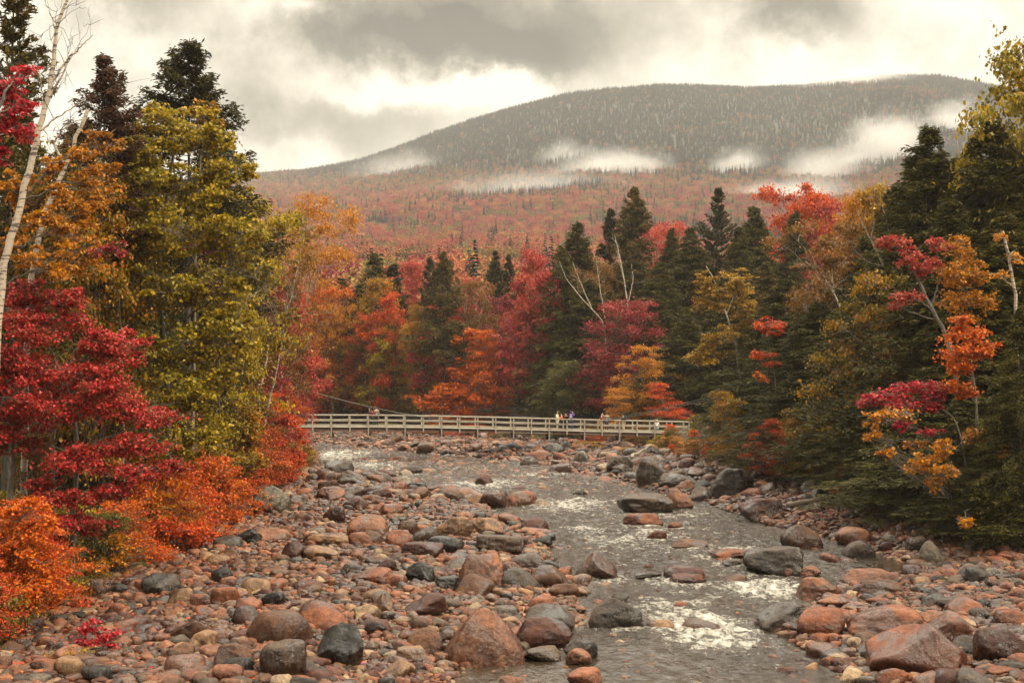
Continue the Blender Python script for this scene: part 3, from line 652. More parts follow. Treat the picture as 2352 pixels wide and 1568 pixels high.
fsum = t.math('ADD', t.math('ADD', t.math('MULTIPLY', fa_, .68), t.math('MULTIPLY', t.math('SUBTRACT', f1.outputs['Fac'], .5), 1.9)), t.math('MULTIPLY', t.math('SUBTRACT', f2.outputs['Fac'], .5), 1.5))
fm = t.ramp(t.math('SUBTRACT', fsum, t.math('MULTIPLY', ca_, .35)), [(.36, (0, 0, 0)), (.85, (1, 1, 1))])
deep = t.noise(P, .25, 3)
bcol = t.ramp(deep.outputs['Fac'], [(.35, (.022, .014, .008)), (.65, (.055, .037, .022))])
t.l.new(t.mix(fm, bcol, (.66, .62, .53)), b.inputs['Base Color']); t.l.new(t.math('ADD', .07, t.math('MULTIPLY', fm, .6)), b.inputs['Roughness']); setin(b, IOR=1.6)
r1 = t.noise(t.vmul(P, (1.5, .55, 1)), 1.7, 6, .62, .8); r2 = t.noise(t.vmul(P, (1.3, .5, 1)), 6.0, 4, .6, .4)
hh = t.math('ADD', t.math('ADD', r1.outputs['Fac'], t.math('MULTIPLY', r2.outputs['Fac'], .30)), t.math('MULTIPLY', fm, .25))
bp = t.add('ShaderNodeBump', ins={'Distance': .5, 'Height': hh}); t.l.new(t.math('SUBTRACT', .85, t.math('MULTIPLY', ca_, .62)), bp.inputs['Strength']); t.l.new(bp.outputs[0], b.inputs['Normal'])
tag(ob('water', grid_mesh('river_water', WX, WY, wz, m_water, {'foam': ('FLOAT', np.clip(foam + .43 * crest, 0, 1)), 'calm': ('FLOAT', calm)})), 'shallow brown mountain river with white rapids', kind='structure')

# ------------------------------------------------------------------ trees: how each kind grows
UPV = np.array([0, 0, 1.])
def kites(C, d, L, Wd, n, fold=.12):
    """one folded leaf per centre: C centres, d direction, L length, Wd half width, n rough normal"""
    sd = norm(np.cross(d, n)); nn = np.cross(sd, d)
    L = L[:, None]; Wd = Wd[:, None]
    V = np.stack([C - d * L * .5, C + sd * Wd + nn * L * fold, C + d * L * .5, C - sd * Wd + nn * L * fold], 1)
    return V.reshape(-1, 3)
def leaf_mesh(name, C, d, L, Wd, n, a, gcl, mat):
    m = len(C); V = kites(C, d, L, Wd, n); Fq = np.arange(4 * m).reshape(m, 4)
    col = np.stack([a, gcl, np.zeros(m), np.ones(m)], 1).repeat(4, 0)
    return mk(name, V, Fq, mat, False, {'leaf': ('FLOAT_COLOR', col)})
class Crown:
    def __init__(s): s.q = []
    def clump(s, r, c, rad, n, leaf, gval, flat=.45, hang=.3, tier=True):
        """n leaves spread round c in a flattened clump"""
        k = r.integers(9, 15); ra = r.uniform(0, 6.28, k); rl = rad * r.uniform(.55, 1.55, k); rv = r.normal(.05, .28, k) * (flat / .45)
        wh = r.integers(0, k, n); q = r.random(n) ** .8
        o = np.stack([np.cos(ra[wh]) * rl[wh] * q, np.sin(ra[wh]) * rl[wh] * q, rv[wh] * rl[wh] * q - .22 * rl[wh] * q * q], 1) + r.normal(size=(n, 3)) * np.array([.17, .17, .13]) * rad
        o = np.where((r.random(n) < .25)[:, None], r.normal(size=(n, 3)) * .5 * np.array([1, 1, flat]) * rad, o)
        C = c + o
        n_ = norm(r.normal(size=(n, 3)) * .75 + UPV * .75 + norm(o) * .35)
        d = norm(np.cross(n_, r.normal(size=(n, 3)))); d[:, 2] -= hang; d = norm(d)
        L = leaf * r.uniform(.65, 1.25, n)
        s.q.append((C, d, L, L * r.uniform(.30, .46, n), n_, r.random(n), np.clip(gval + r.normal(0, .08, n), 0, 1)))
    def mesh(s, name, mat, off=None):
        z = [np.concatenate(x) for x in zip(*s.q)]
        if off is not None: z[0] = z[0] - np.asarray(off)
        return leaf_mesh(name, *z, mat)
def curve(a, b, r, n=7, rise=.25, wig=.05):
    a, b = np.asarray(a, float), np.asarray(b, float); t = np.linspace(0, 1, n)[:, None]; L = np.linalg.norm(b - a)
    m = a * .45 + b * .55 + UPV * L * rise * .5 + r.normal(size=3) * L * wig
    P = (1 - t) ** 2 * a + 2 * t * (1 - t) * m + t ** 2 * b
    P[1:-1] += r.normal(size=(n - 2, 3)) * L * wig * .35
    return P
def broadleaf(seed, Ht, R, base, nclump, nleaf, leaf, mat, shape='oval', tr=.16, stems=1, flat=.45, bark=BARK, twigs=3):
    r = np.random.default_rng(seed); cr = Crown(); gt = Geo()
    ends = []
    for s_ in range(stems):
        az_ = r.uniform(0, 6.28); ln = (.05 if stems == 1 else .17) * Ht * r.uniform(.6, 1.3)
        top = np.array([math.cos(az_) * ln, math.sin(az_) * ln, Ht * r.uniform(.82, .93)])
        P = curve((r.normal(0, .1) * stems, r.normal(0, .1) * stems, -.3), top, r, 12, .02, .03)
        Rr = tr * (1 - np.linspace(0, .9, 12)) * (1 if s_ == 0 else .75); gt.tube(P, Rr, 7); ends.append((P, Rr))
    lob = r.uniform(0, 6.28, 3)
    for c in range(nclump):
        t = r.random() ** .9; h = base * Ht + (1 - base) * Ht * t
        if shape == 'oval': pr = math.sin(math.pi * min(max(t * .86 + .12, 0), 1)) ** .7
        elif shape == 'vase': pr = .35 + .65 * math.sin(math.pi * min(t * .62 + .22, 1))
        elif shape == 'cone': pr = (1 - t) ** .8 + .08
        else: pr = 1 - .75 * t ** 1.6                     # low and spreading
        a = r.uniform(0, 6.28); pr *= 1 + .28 * math.sin(2 * a + lob[0] + t * 3) + .16 * math.sin(5 * a + lob[1])
        rr = R * pr * r.random() ** .38
        P, Rr = ends[c % stems]; ax_ = np.array([np.interp(h, P[:, 2], P[:, 0]), np.interp(h, P[:, 2], P[:, 1]), 0])
        cen = ax_ + np.array([math.cos(a) * rr, math.sin(a) * rr, h])
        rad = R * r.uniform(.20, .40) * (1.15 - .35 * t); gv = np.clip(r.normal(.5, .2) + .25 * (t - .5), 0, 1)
        cr.clump(r, cen, rad, int(nleaf / nclump * r.uniform(.6, 1.4)), leaf, gv, flat)
        zs = max(.08 * Ht, h - rr * r.uniform(.5, 1.0) - .05 * Ht); k = np.interp(zs, P[:, 2], np.arange(len(P)))
        s0 = np.array([np.interp(zs, P[:, 2], P[:, 0]), np.interp(zs, P[:, 2], P[:, 1]), zs]); r0 = np.interp(k, np.arange(len(P)), Rr) * .5
        B = curve(s0, cen, r, 7, .2, .06); gt.tube(B, np.linspace(r0, .012, 7), 5)
        for _ in range(twigs):
            e = cen + r.normal(size=3) * rad * np.array([.8, .8, .4]); gt.tube(curve(B[r.integers(3, 6)], e, r, 5, .1, .06), np.linspace(.016, .005, 5), 4)
    return cr.mesh('crown', mat), gt.mesh('trunk', bark, True)
def conifer(seed, Ht, R, zb, nbr, kind, cl, cw, twn, cards, mat, tr=.17, ragged=.25):
    r = np.random.default_rng(seed); gt = Geo(); q = []
    lean = r.normal(0, .012, 2) * Ht; T = np.linspace(0, 1, 10)
    gt.tube(np.stack([lean[0] * T ** 2, lean[1] * T ** 2, Ht * T - .3 * (1 - T)], 1), tr * (1 - T * .93), 7)
    zs = np.sort(zb * Ht + (1 - zb) * Ht * r.random(nbr) ** .82 * .99) if kind != 'pine' else None
    if kind == 'pine':
        lv = zb * Ht + (Ht * .985 - zb * Ht) * (np.linspace(0, 1, 28) ** .85); zs = np.concatenate([np.full(r.integers(4, 7), z) + r.normal(0, .05, 1) for z in lv for _ in (0,)])
    side_gap = r.uniform(0, 6.28, 3)
    for i, z in enumerate(zs):
        t = (z - zb * Ht) / (Ht * (1 - zb)); t = min(max(t, 0), 1)
        pr = {'hemlock': (1 - t) ** .88 * (.55 + .45 * min(1, t * 5 + .3)), 'spruce': (1 - t) ** .8 if ragged < .5 else min(.8, (1 - t) * 2.7), 'pine': (1 - t ** 1.5) * (.75 + .25 * math.sin(z * 1.7))}[kind]
        L = R * max(pr, .04) * r.uniform(1 - ragged, 1 + ragged)
        if r.random() < .06: L *= 1.3
        a = r.uniform(0, 6.28); dr = np.array([math.cos(a), math.sin(a), 0]); pp = np.array([-dr[1], dr[0], 0])
        sl, cv = {'hemlock': (.10 + .35 * t, -.42), 'spruce': (-.18 + .5 * t, .12), 'pine': (.02 + .7 * t ** 2, .20)}[kind]; sl += r.normal(0, .08)
        st = np.array([lean[0] * (z / Ht) ** 2, lean[1] * (z / Ht) ** 2, z])
        def path(s): s = np.asarray(s)[..., None]; return st + dr * L * s + UPV * L * (sl * s + cv * s * s)
        gt.tube(path(np.linspace(0, 1, 5)), np.linspace(max(.012, tr * .28 * (1 - t)), .005, 5), 4)
        nt = max(4, int(twn * (.35 + L / R)))
        for sd in (-1, 1):
            s0 = np.clip(np.linspace(.12, 1.0, nt) + r.normal(0, .03, nt), .05, 1); tl = L * (.40 if kind != 'pine' else .30) * (1.05 - .72 * s0) * r.uniform(.6, 1.25, nt) + .14
            ang = r.normal(.95, .18, nt); td = dr * np.cos(ang)[:, None] + pp * sd * np.sin(ang)[:, None] + UPV * (r.normal({'hemlock': -.25, 'spruce': -.15, 'pine': .22}[kind], .30, nt))[:, None]; td = norm(td)
            n = nt * cards; qq = r.random((nt, cards)) ** (.8 if kind != 'pine' else .55)
            C = path(s0)[:, None] + td[:, None] * (tl[:, None] * qq)[..., None]
            C = (C + r.normal(size=C.shape) * (.08 if kind != 'pine' else .05) - UPV * (.10 * (qq * tl[:, None]) ** 2 * (1.4 if kind == 'hemlock' else .2))[..., None]).reshape(-1, 3)
            d = norm(np.repeat(td, cards, 0) + r.normal(size=(n, 3)) * (.36 if kind != 'pine' else .55) + dr * .25 + (UPV * .25 if kind == 'pine' else 0))
            nn = norm(r.normal(size=(n, 3)) * (.9 if kind != 'pine' else 1.1) + UPV)
            l = cl * r.uniform(.6, 1.3, n)
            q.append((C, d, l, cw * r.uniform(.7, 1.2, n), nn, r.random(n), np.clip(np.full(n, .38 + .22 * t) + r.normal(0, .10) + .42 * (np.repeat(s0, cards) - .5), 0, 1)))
    z = [np.concatenate(x) for x in zip(*q)]
    return leaf_mesh('crown', *z, mat), gt.mesh('trunk', BARK, True)

# prototypes: (crown mesh, trunk mesh, height, radius)
PR = {}
PR['maple'] = [(*broadleaf(s, 18, 4.6, .16, 105, 15000, .27, LEAF['pink'], sh, .17, st), 18, 4.6) for s, sh, st in ((1, 'oval', 1), (2, 'oval', 2), (3, 'vase', 2), (4, 'oval', 1), (5, 'vase', 1))]
PR['birch'] = [(*broadleaf(s, 16, 3.6, .30, 80, 15000, .20, LEAF['amber'], 'vase', .13, st, .6, BIRCH), 16, 3.6) for s, st in ((11, 2), (12, 3), (13, 1))]
PR['shrub'] = [(*broadleaf(s, 4, 2.6, .06, 60, 9000, .13, LEAF['orange'], 'low', .05, 4, .45, GREYBARK), 4, 2.6) for s in (21, 22, 23)]
PR['sapling'] = [(*broadleaf(s, 9, 3.0, .12, 60, 9500, .17, LEAF['orange'], sh, .08, 2, .35, GREYBARK), 9, 3.0) for s, sh in ((31, 'oval'), (32, 'cone'), (33, 'oval'))]
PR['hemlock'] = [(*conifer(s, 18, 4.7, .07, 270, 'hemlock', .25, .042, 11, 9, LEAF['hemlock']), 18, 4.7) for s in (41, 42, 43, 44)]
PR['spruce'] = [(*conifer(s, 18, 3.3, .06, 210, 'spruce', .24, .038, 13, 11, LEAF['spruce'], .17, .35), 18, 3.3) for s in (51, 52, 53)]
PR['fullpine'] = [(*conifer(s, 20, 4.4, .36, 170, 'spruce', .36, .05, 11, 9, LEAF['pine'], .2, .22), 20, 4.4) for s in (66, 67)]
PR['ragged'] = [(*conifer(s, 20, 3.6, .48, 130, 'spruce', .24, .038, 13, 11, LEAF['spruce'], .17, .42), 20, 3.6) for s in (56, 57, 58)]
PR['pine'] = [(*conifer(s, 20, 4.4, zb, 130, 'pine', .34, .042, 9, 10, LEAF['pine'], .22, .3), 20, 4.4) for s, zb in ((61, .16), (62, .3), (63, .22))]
NAMES = {'fullpine': 'pine_tree', 'ragged': 'spruce_tree', 'maple': 'maple_tree', 'birch': 'birch_tree', 'shrub': 'shrub', 'sapling': 'young_tree', 'hemlock': 'hemlock_tree', 'spruce': 'spruce_tree', 'pine': 'pine_tree'}
TREES = []
def on_bank(u, D, lim=.3):
    """the distance along this line of sight at which the bank is reached"""
    if D > 215: return D
    k = D
    while bank(X(u, k), k) < lim and k < 214: k += .4
    return k
def tree(kind, var, u, vtop, wpx, D, pal, label, group=None, zb=None, rz=None):
    kind0 = kind
    if kind == 'shrub' and (H + (HOR - vtop / K) / F * D - float(ground_z(X(u, D), D))) / (wpx / K / F * D) > 1.2: kind = 'sapling'
    cm, tm, h0, r0 = PR[kind][var % len(PR[kind])]
    if zb is None and not (kind0 == 'shrub' and D > 117): D = on_bank(u, D)
    x = X(u, D); zb = float(ground_z(x, D)) if zb is None else zb
    hh = H + (HOR - vtop / K) / F * D - zb; hh = max(hh, .6); sz_ = hh / h0
    if kind in ('hemlock', 'spruce', 'pine', 'ragged', 'fullpine'): wpx = wpx * {'fullpine': 2.0, 'ragged': 1.7, 'hemlock': 1.9, 'spruce': 1.7, 'pine': 1.6}[kind]
    sx_ = sz_ if not wpx else wpx / K / F * D / (2 * r0)
    if kind in ('maple', 'sapling', 'birch', 'shrub'): sx_ = max(sx_, sz_ / 1.5)
    nm = NAMES[kind0]; e = thing(nm, label, 'shrub' if kind0 == 'shrub' else 'tree', (x, D, zb), group, random.uniform(0, 6.28) if rz is None else rz)
    e.scale = (sx_, sx_, sz_)
    ob('trunk', tm, e); ob('crown', cm, e, None, LEAF[pal]); TREES.append((x, D)); return e

def hero(name, cat, label, paths, clumps, leaf, mat, bark, seed, group=None, flat=.42, dens=1.0, sub=1.0, bare=0, twigs=3, v_free=None):
    """a tree whose stems and limbs follow measured lines: paths [(points (u, v, D), r0, r1)], clumps (u, v, D, half width, half height, tint)"""
    r = np.random.default_rng(seed); gt = Geo(); gb = Geo() if bark in (BIRCH, TWIG) and len(clumps) != 3 else gt; cr = Crown()
    if v_free is None and paths[0][0][0][1] is None and bank(X(paths[0][0][0][0], paths[0][0][0][2]), paths[0][0][0][2]) < .3:
        kk = on_bank(paths[0][0][0][0], paths[0][0][0][2]) / paths[0][0][0][2]; leaf *= kk
        paths = [([(p[0], p[1], p[2] * kk) for p in pts], a_, b_) for pts, a_, b_ in paths]; clumps = [(c[0], c[1], c[2] * kk, *c[3:]) for c in clumps]
    u0, v0, D0 = paths[0][0][0]; x0 = X(u0, D0); base = np.array([x0, D0, float(ground_z(x0, D0))])
    if v0 is not None: base = px(u0, v0, D0)
    allP, allR = [], []
    for k, (pts, r0, r1) in enumerate(paths):
        P = np.array([base if (k == 0 and i == 0) else (px(*p) if p[1] is not None else np.array([X(p[0], p[2]), p[2], float(ground_z(X(p[0], p[2]), p[2]))])) for i, p in enumerate(pts)])
        if pts[0][1] is None: P[0, 2] -= .3
        n = max(10, 5 * len(P)); ti = np.linspace(0, len(P) - 1, n); Q = np.stack([np.interp(ti, np.arange(len(P)), P[:, j]) for j in range(3)], 1)
        for _ in range(2): Q[1:-1] = (Q[:-2] + 2 * Q[1:-1] + Q[2:]) / 4
        Q[1:-1] += r.normal(size=(n - 2, 3)) * .02; Rr = np.linspace(r0, r1, n); gt.tube(Q, Rr, 9); allP.append(Q); allR.append(Rr)
    AP = np.concatenate(allP); AR = np.concatenate(allR)
    for (u, v, D, ru, rv, gv) in clumps:
        B0 = None; c = px(u, v, D); a = ru / K / F * D; b_ = rv / K / F * D; dd = min(a, 2.2) * .8
        ns = max(3, int(sub * 8 * (1 + a * b_ / 1.0))); leaf_area = leaf * leaf * .42
        tot = int(dens * 6.0 * a * b_ * 3.14 / leaf_area)
        for q in range(ns):
            w_ = norm(r.normal(size=3)) * r.random() ** .5; cc = c + w_ * np.array([a, dd, b_]) * 1.05
            rad = max(min(a, 1.5) * r.uniform(.16, .44), .18)
            cr.clump(r, cc, rad, max(8, int(tot / ns * r.uniform(.6, 1.4))), leaf, np.clip(gv + r.normal(0, .13), 0, 1), flat)
            dist = np.linalg.norm(AP - cc, axis=1) + np.maximum(0, AP[:, 2] - cc[2] + .45 * np.linalg.norm((AP - cc)[:, :2], axis=1)) * 1.2; j = int(dist.argmin())
            if B0 is None: B0 = B = curve(AP[j], c, r, 9, .12, .06); gb.tube(B, np.linspace(min(AR[j] * .6, .014 + .010 * np.linalg.norm(c - AP[j])), .008, 9), 5)
            B = curve(B0[r.integers(4, 9)], cc, r, 7, .12, .08); gb.tube(B, np.linspace(.012, .005, 7), 5)
            for _ in range(twigs): gb.tube(curve(B[r.integers(2, 6)], cc + r.normal(size=3) * rad * np.array([.9, .9, .4]), r, 5, .1, .06), np.linspace(.010, .003, 5), 4)
    for _ in range(bare):                              # bare twigs off the limbs
        j = r.integers(len(AP) // 3, len(AP)); L = r.uniform(.5, 1.6); e = AP[j] + norm(r.normal(size=3) + UPV * .7) * L
        B = curve(AP[j], e, r, 6, .15, .1); gb.tube(B, np.linspace(min(AR[j] * .5, .013), .003, 6), 4)
        for _ in range(3): gb.tube(curve(B[r.integers(2, 5)], B[-1] + norm(r.normal(size=3) + UPV * .4) * L * .45, r, 5, .1, .1), np.linspace(.008, .003, 5), 4)
    e = thing(name, label, cat, base, group)
    ob('trunk', gt.mesh('trunk', bark, True, base), e)
    if gb is not gt and gb.V: ob('branches', gb.mesh('branches', BARK if bark is BIRCH and cr.q else (TWIG if bark in (TWIG, BIRCH) else GREYBARK), True, base), e)
    if cr.q: ob('crown', cr.mesh('crown', mat, base), e)
    TREES.append((base[0], base[1])); return e

# ---- left bank, nearest first
hero('birch_tree', 'tree', 'tall leaning white birch with a dead forked top, far left', [([(-40, None, 46), (0, 640, 46), (45, 480, 46), (90, 290, 46), (118, 190, 46), (130, 60, 46), (160, -25, 46)], .15, .04),
      ([(112, 200, 46), (150, 140, 46), (185, 108, 46), (213, 80, 46)], .05, .012), ([(106, 230, 46), (140, 180, 46), (166, 120, 46)], .045, .014), ([(90, 300, 46), (130, 270, 46), (200, 225, 46)], .04, .012), ([(128, 70, 46), (118, 40, 46), (108, 5, 46)], .03, .01), ([(100, 255, 46), (95, 220, 46), (92, 170, 46)], .025, .008)],
     [(40, 430, 46.6, 50, 60, .5), (20, 560, 46.8, 40, 50, .4), (110, 400, 46.9, 45, 50, .6), (90, 520, 47, 50, 60, .5), (150, 520, 47.2, 50, 60, .55), (185, 360, 47, 40, 45, .35), (210, 430, 47.4, 40, 50, .4), (120, 600, 47, 60, 40, .5)], .12, LEAF['amber'], BIRCH, 201, bare=26, dens=.55, sub=1.1)
hero('birch_tree', 'tree', 'broken-topped white birch right of the tall leaning birch', [([(50, None, 49), (65, 660, 49), (100, 500, 49), (150, 380, 49), (202, 250, 49)], .12, .06), ([(150, 380, 49), (120, 330, 49), (150, 290, 49), (205, 268, 49)], .05, .015)],
     [(185, 480, 49.8, 45, 60, .55), (215, 560, 50, 45, 60, .6), (170, 600, 50, 60, 60, .6), (130, 460, 50, 45, 60, .5), (90, 580, 50, 50, 50, .4), (230, 330, 50.2, 45, 40, .25), (250, 420, 50.2, 40, 50, .3)], .12, LEAF['amber'], BIRCH, 202, bare=8, dens=.6)
hero('maple_tree', 'tree', 'scarlet maple crown beside the birch tops, upper left corner', [([(-110, None, 38), (-80, 700, 38), (-60, 400, 38), (-20, 280, 38), (20, 200, 38)], .16, .03)],
     [(20, 190, 38.6, 50, 28, .7), (60, 165, 38.6, 35, 20, .75), (10, 270, 38.6, 60, 35, .55), (50, 300, 38.8, 45, 25, .6), (0, 350, 38.6, 45, 30, .45), (55, 240, 38.8, 40, 22, .65), (-60, 300, 38.6, 60, 80, .5), (-10, 220, 38.8, 40, 40, .6), (-60, 450, 38.6, 60, 60, .4)], .12, LEAF['crimson'], GREYBARK, 203)
hero('maple_tree', 'tree', 'large crimson maple with tiered sprays overhanging the cobbles', [([(165, None, 44), (165, 1230, 44), (180, 1000, 44), (140, 850, 44), (80, 740, 44)], .13, .03), ([(120, None, 44.6), (118, 1150, 44.6), (125, 950, 44.6), (170, 800, 44.6), (240, 760, 44.6)], .10, .02),
      ([(15, None, 43.5), (25, 1130, 43.5), (35, 950, 43.5), (20, 800, 43.5)], .14, .03), ([(175, 1050, 44), (230, 1010, 43.6), (330, 975, 43.2), (400, 1060, 43)], .05, .012)],
     [(90, 740, 43.4, 120, 55, .6), (250, 800, 43.4, 80, 45, .62), (40, 850, 43, 90, 55, .6), (220, 870, 43, 100, 40, .6), (110, 930, 42.8, 100, 40, .6), (330, 950, 43.4, 80, 24, .5), (260, 930, 43, 80, 30, .55), (310, 1020, 42.8, 80, 26, .5), (395, 1068, 42.8, 45, 16, .42), (190, 1050, 42.6, 80, 36, .62),
      (330, 1085, 42.6, 75, 20, .68), (150, 1140, 42.4, 65, 26, .62), (270, 1128, 42.6, 60, 16, .55), (170, 1200, 42.4, 75, 26, .6), (120, 1245, 42.4, 30, 20, .5), (30, 1000, 42.8, 70, 50, .35), (90, 1120, 42.6, 40, 40, .5), (-30, 900, 42.6, 60, 120, .4), (60, 670, 43.6, 50, 30, .5), (150, 690, 43.6, 60, 25, .5)],
     .105, LEAF['crimsonmix'], GREYBARK, 204, flat=.5, dens=1.7, sub=2.0)
hero('oak_tree', 'tree', 'broad yellow-green tree with an orange-tinged top, left bank', [([(390, None, 50), (385, 900, 50), (362, 600, 50), (385, 450, 50), (400, 330, 50)], .17, .04), ([(372, 560, 50), (440, 470, 50), (520, 420, 50)], .07, .015), ([(365, 620, 50), (290, 520, 50), (260, 440, 50)], .07, .015), ([(380, 760, 50), (470, 700, 49.5), (550, 640, 49)], .07, .015)],
     [(380, 268, 50, 75, 34, .62), (310, 300, 50, 50, 40, .5), (470, 262, 50, 30, 22, .85), (440, 320, 49.5, 90, 50, .55), (330, 360, 49.5, 80, 50, .5), (400, 430, 49, 140, 60, .5), (520, 400, 49.6, 60, 50, .5), (570, 400, 50, 25, 40, .5), (300, 470, 49.4, 70, 60, .42), (460, 530, 48.6, 130, 60, .5), (310, 580, 49, 100, 70, .36),
      (530, 560, 49, 70, 70, .48), (420, 660, 48.4, 150, 60, .44), (540, 690, 48.6, 60, 60, .45), (300, 690, 49, 80, 60, .3), (500, 780, 48, 90, 60, .42), (390, 800, 48.4, 110, 70, .36), (520, 860, 47.6, 40, 40, .45), (440, 900, 47.6, 120, 50, .38), (480, 990, 47, 70, 34, .48), (420, 1030, 47, 70, 30, .36), (340, 960, 48, 80, 60, .25), (250, 620, 50, 60, 80, .3), (220, 480, 50, 60, 80, .4), (200, 700, 50, 80, 80, .25), (585, 560, 50, 25, 80, .45)],
     .145, LEAF['olive'], GREYBARK, 205, dens=.85, sub=1.2)
hero('maple_tree', 'tree', 'small orange maple top showing above the yellow-green tree', [([(440, None, 51.5), (450, 500, 51.5), (470, 260, 51.5)], .09, .02)], [(468, 245, 51.6, 30, 18, .6), (430, 255, 51.4, 30, 16, .4), (500, 290, 51.6, 24, 20, .5), (470, 300, 51.8, 40, 24, .5)], .13, LEAF['oliveorange'], GREYBARK, 215)
for k, (u, v, ru, rv, D, pal, lab) in enumerate([(250, 570, 36, 22, 47, 'darkred', 'dark red maple spray within the yellow-green foliage, beside the birches'), (470, 570, 45, 18, 47.5, 'darkred', 'dark red spray in the middle of the yellow-green tree'), (470, 800, 50, 14, 46.5, 'crimson', 'crimson spray low in front of the yellow-green tree')]):
    hero('young_tree', 'tree', lab, [([(u + 40, None, D + 6), (u + 30, v + 160, D + 5), (u, v + 10, D)], .04, .01)], [(u, v, D - .6, ru, rv, .5)], .12, LEAF[pal], GREYBARK, 230 + k)
hero('dead_shrub', 'shrub', 'leafless grey shrub with fine arching twigs in front of the yellow-green tree', [([(400, None, 49.5), (430, 940, 49.5), (470, 860, 48.5), (520, 730, 47.5)], .032, .010), ([(440, 930, 49), (500, 830, 47.5), (560, 690, 47.5), (640, 640, 47.5)], .028, .007), ([(470, 860, 48.1), (500, 780, 47.5), (505, 690, 47.5)], .022, .007), ([(300, 760, 48.5), (290, 700, 47.5), (350, 670, 47.5), (420, 650, 47.5)], .022, .006), ([(500, 820, 47.5), (560, 760, 47.5), (700, 720, 47.5)], .025, .005), ([(420, 660, 47.5), (480, 670, 47.5), (560, 640, 47.5)], .02, .005)],
     [], .1, LEAF['green'], TWIG, 206, bare=60)
# orange and red shrubs at the edge of the bar
for k, (u, vt, wp, D, pal, lab) in enumerate([
 (30, 1140, 210, 38.5, 'orange', 'fiery orange beech bush in the lower left corner'), (-30, 1280, 200, 36.5, 'redorange', 'red-orange bush cut by the left edge below the beech bush'), (60, 1330, 130, 39.5, 'orange', 'small orange bush over the corner boulders'), (30, 1270, 160, 37.5, 'orange', 'bright orange bush in front of the beech bush'),
 (300, 1240, 190, 46.5, 'redorange', 'rusty red bush at the edge of the cobbles below the crimson maple'), (410, 1180, 220, 50, 'orange', 'orange bush reaching over the cobbles beside the rusty red bush'), (480, 1080, 220, 56, 'orange', 'tall orange bush left of the lichen boulder'), (400, 1060, 220, 54, 'redorange', 'red-orange bush behind the orange bushes'),
 (540, 1030, 160, 66, 'redorange', 'red-orange bush above the lichen boulder'), (345, 1130, 150, 49, 'amber', 'amber-leaved bush under the crimson maple'), (235, 1180, 170, 46.5, 'green', 'dark green bush under the crimson maple'), (200, 1290, 120, 45.5, 'oliveorange', 'yellow-green bush at the foot of the maple trunks'), (310, 1290, 120, 46.2, 'brown', 'low brown bush at the top of the sand patch'),
 (640, 955, 100, 90, 'redorange', 'bright red shrub leaning toward the bridge end'), (600, 1000, 150, 82, 'redorange', 'scarlet-orange shrub left of the bright red shrub'), (560, 960, 160, 78, 'orange', 'orange shrub behind the scarlet-orange shrub'), (668, 1010, 56, 96, 'redorange', 'small red shrub at the water edge by the bridge'), (690, 985, 70, 118, 'pink', 'dusty red shrub in front of the left bridge rail'),
 (680, 1090, 85, 88, 'oliveorange', 'yellow-green bush beside the lichen boulder'), (725, 1120, 60, 91, 'green', 'low green bush right of the yellow-green bush'), (265, 1150, 220, 48.5, 'orange', 'orange bush between the crimson maple and the rusty red bush'), (350, 1060, 220, 52, 'orange', 'orange bush under the yellow-green tree'), (520, 1130, 130, 60, 'orange', 'small orange bush hanging over the black wet boulder'), (540, 960, 180, 70, 'orange', 'orange bush above the red-orange one'), (480, 1150, 160, 57, 'redorange', 'low red bush at the edge of the cobbles'), (90, 1180, 200, 41, 'redorange', 'red-orange bush under the lowest crimson sprays'), (600, 900, 150, 84, 'redorange', 'brick-red bush among the thin birch trunks'), (130, 1260, 150, 43, 'amber', 'amber bush right of the beech bush'), (640, 1040, 90, 92, 'orange', 'orange shrub at the water edge by the bridge'),
 (590, 1150, 60, 75, 'green', 'dark bush at the left foot of the lichen boulder'), (470, 1200, 120, 55, 'amber', 'amber bush hanging low over the cobbles')]):
    tree('shrub', k, u, vt, wp, D, pal, lab, 'bushes of the left bank')
def bush(label, pal, u, D, cl, leaf, seed, dens=1.3):
    hero('shrub', 'shrub', label, [([(u, None, D), (u - 8, cl[0][1] + 20, D)], .04, .012), ([(u + 6, None, D), (u + 22, cl[-1][1], D)], .035, .012), ([(u - 6, None, D), (u - 26, cl[len(cl) // 2][1], D)], .035, .012)], [(c[0], c[1], D - .7 + .2 * (i % 3), c[2], c[3], .5) for i, c in enumerate(cl)], leaf, LEAF[pal], GREYBARK, seed, 'bushes of the left bank', .55, dens, 1.6)
bush('broad orange beech bush reaching over the cobbles below the yellow-green tree', 'orange', 440, 53.5, [(470, 1070, 75, 35), (410, 1105, 70, 36), (505, 1125, 50, 32), (450, 1170, 65, 36), (375, 1150, 65, 36), (525, 1185, 30, 22), (340, 1100, 50, 36)], .11, 301)
bush('rusty red bush at the edge of the sand, under the crimson sprays', 'redorange', 345, 47.5, [(350, 1215, 85, 36), (285, 1240, 70, 36), (430, 1225, 60, 32), (330, 1275, 85, 28), (410, 1275, 50, 22), (265, 1295, 60, 22)], .105, 302)
bush('fiery orange beech thicket in the lower left corner', 'orange', 30, 37.5, [(60, 1190, 60, 45), (25, 1260, 75, 55), (85, 1285, 50, 45), (40, 1350, 85, 50), (105, 1345, 35, 40), (15, 1440, 60, 45), (-40, 1400, 60, 90)], .095, 303, 1.1)
bush('bright red-orange shrub leaning over the water toward the bridge', 'redorange', 630, 88, [(650, 975, 48, 26), (615, 1030, 55, 36), (670, 1040, 32, 36), (590, 1080, 50, 28), (650, 1085, 40, 22), (688, 1000, 16, 22)], .16, 304)
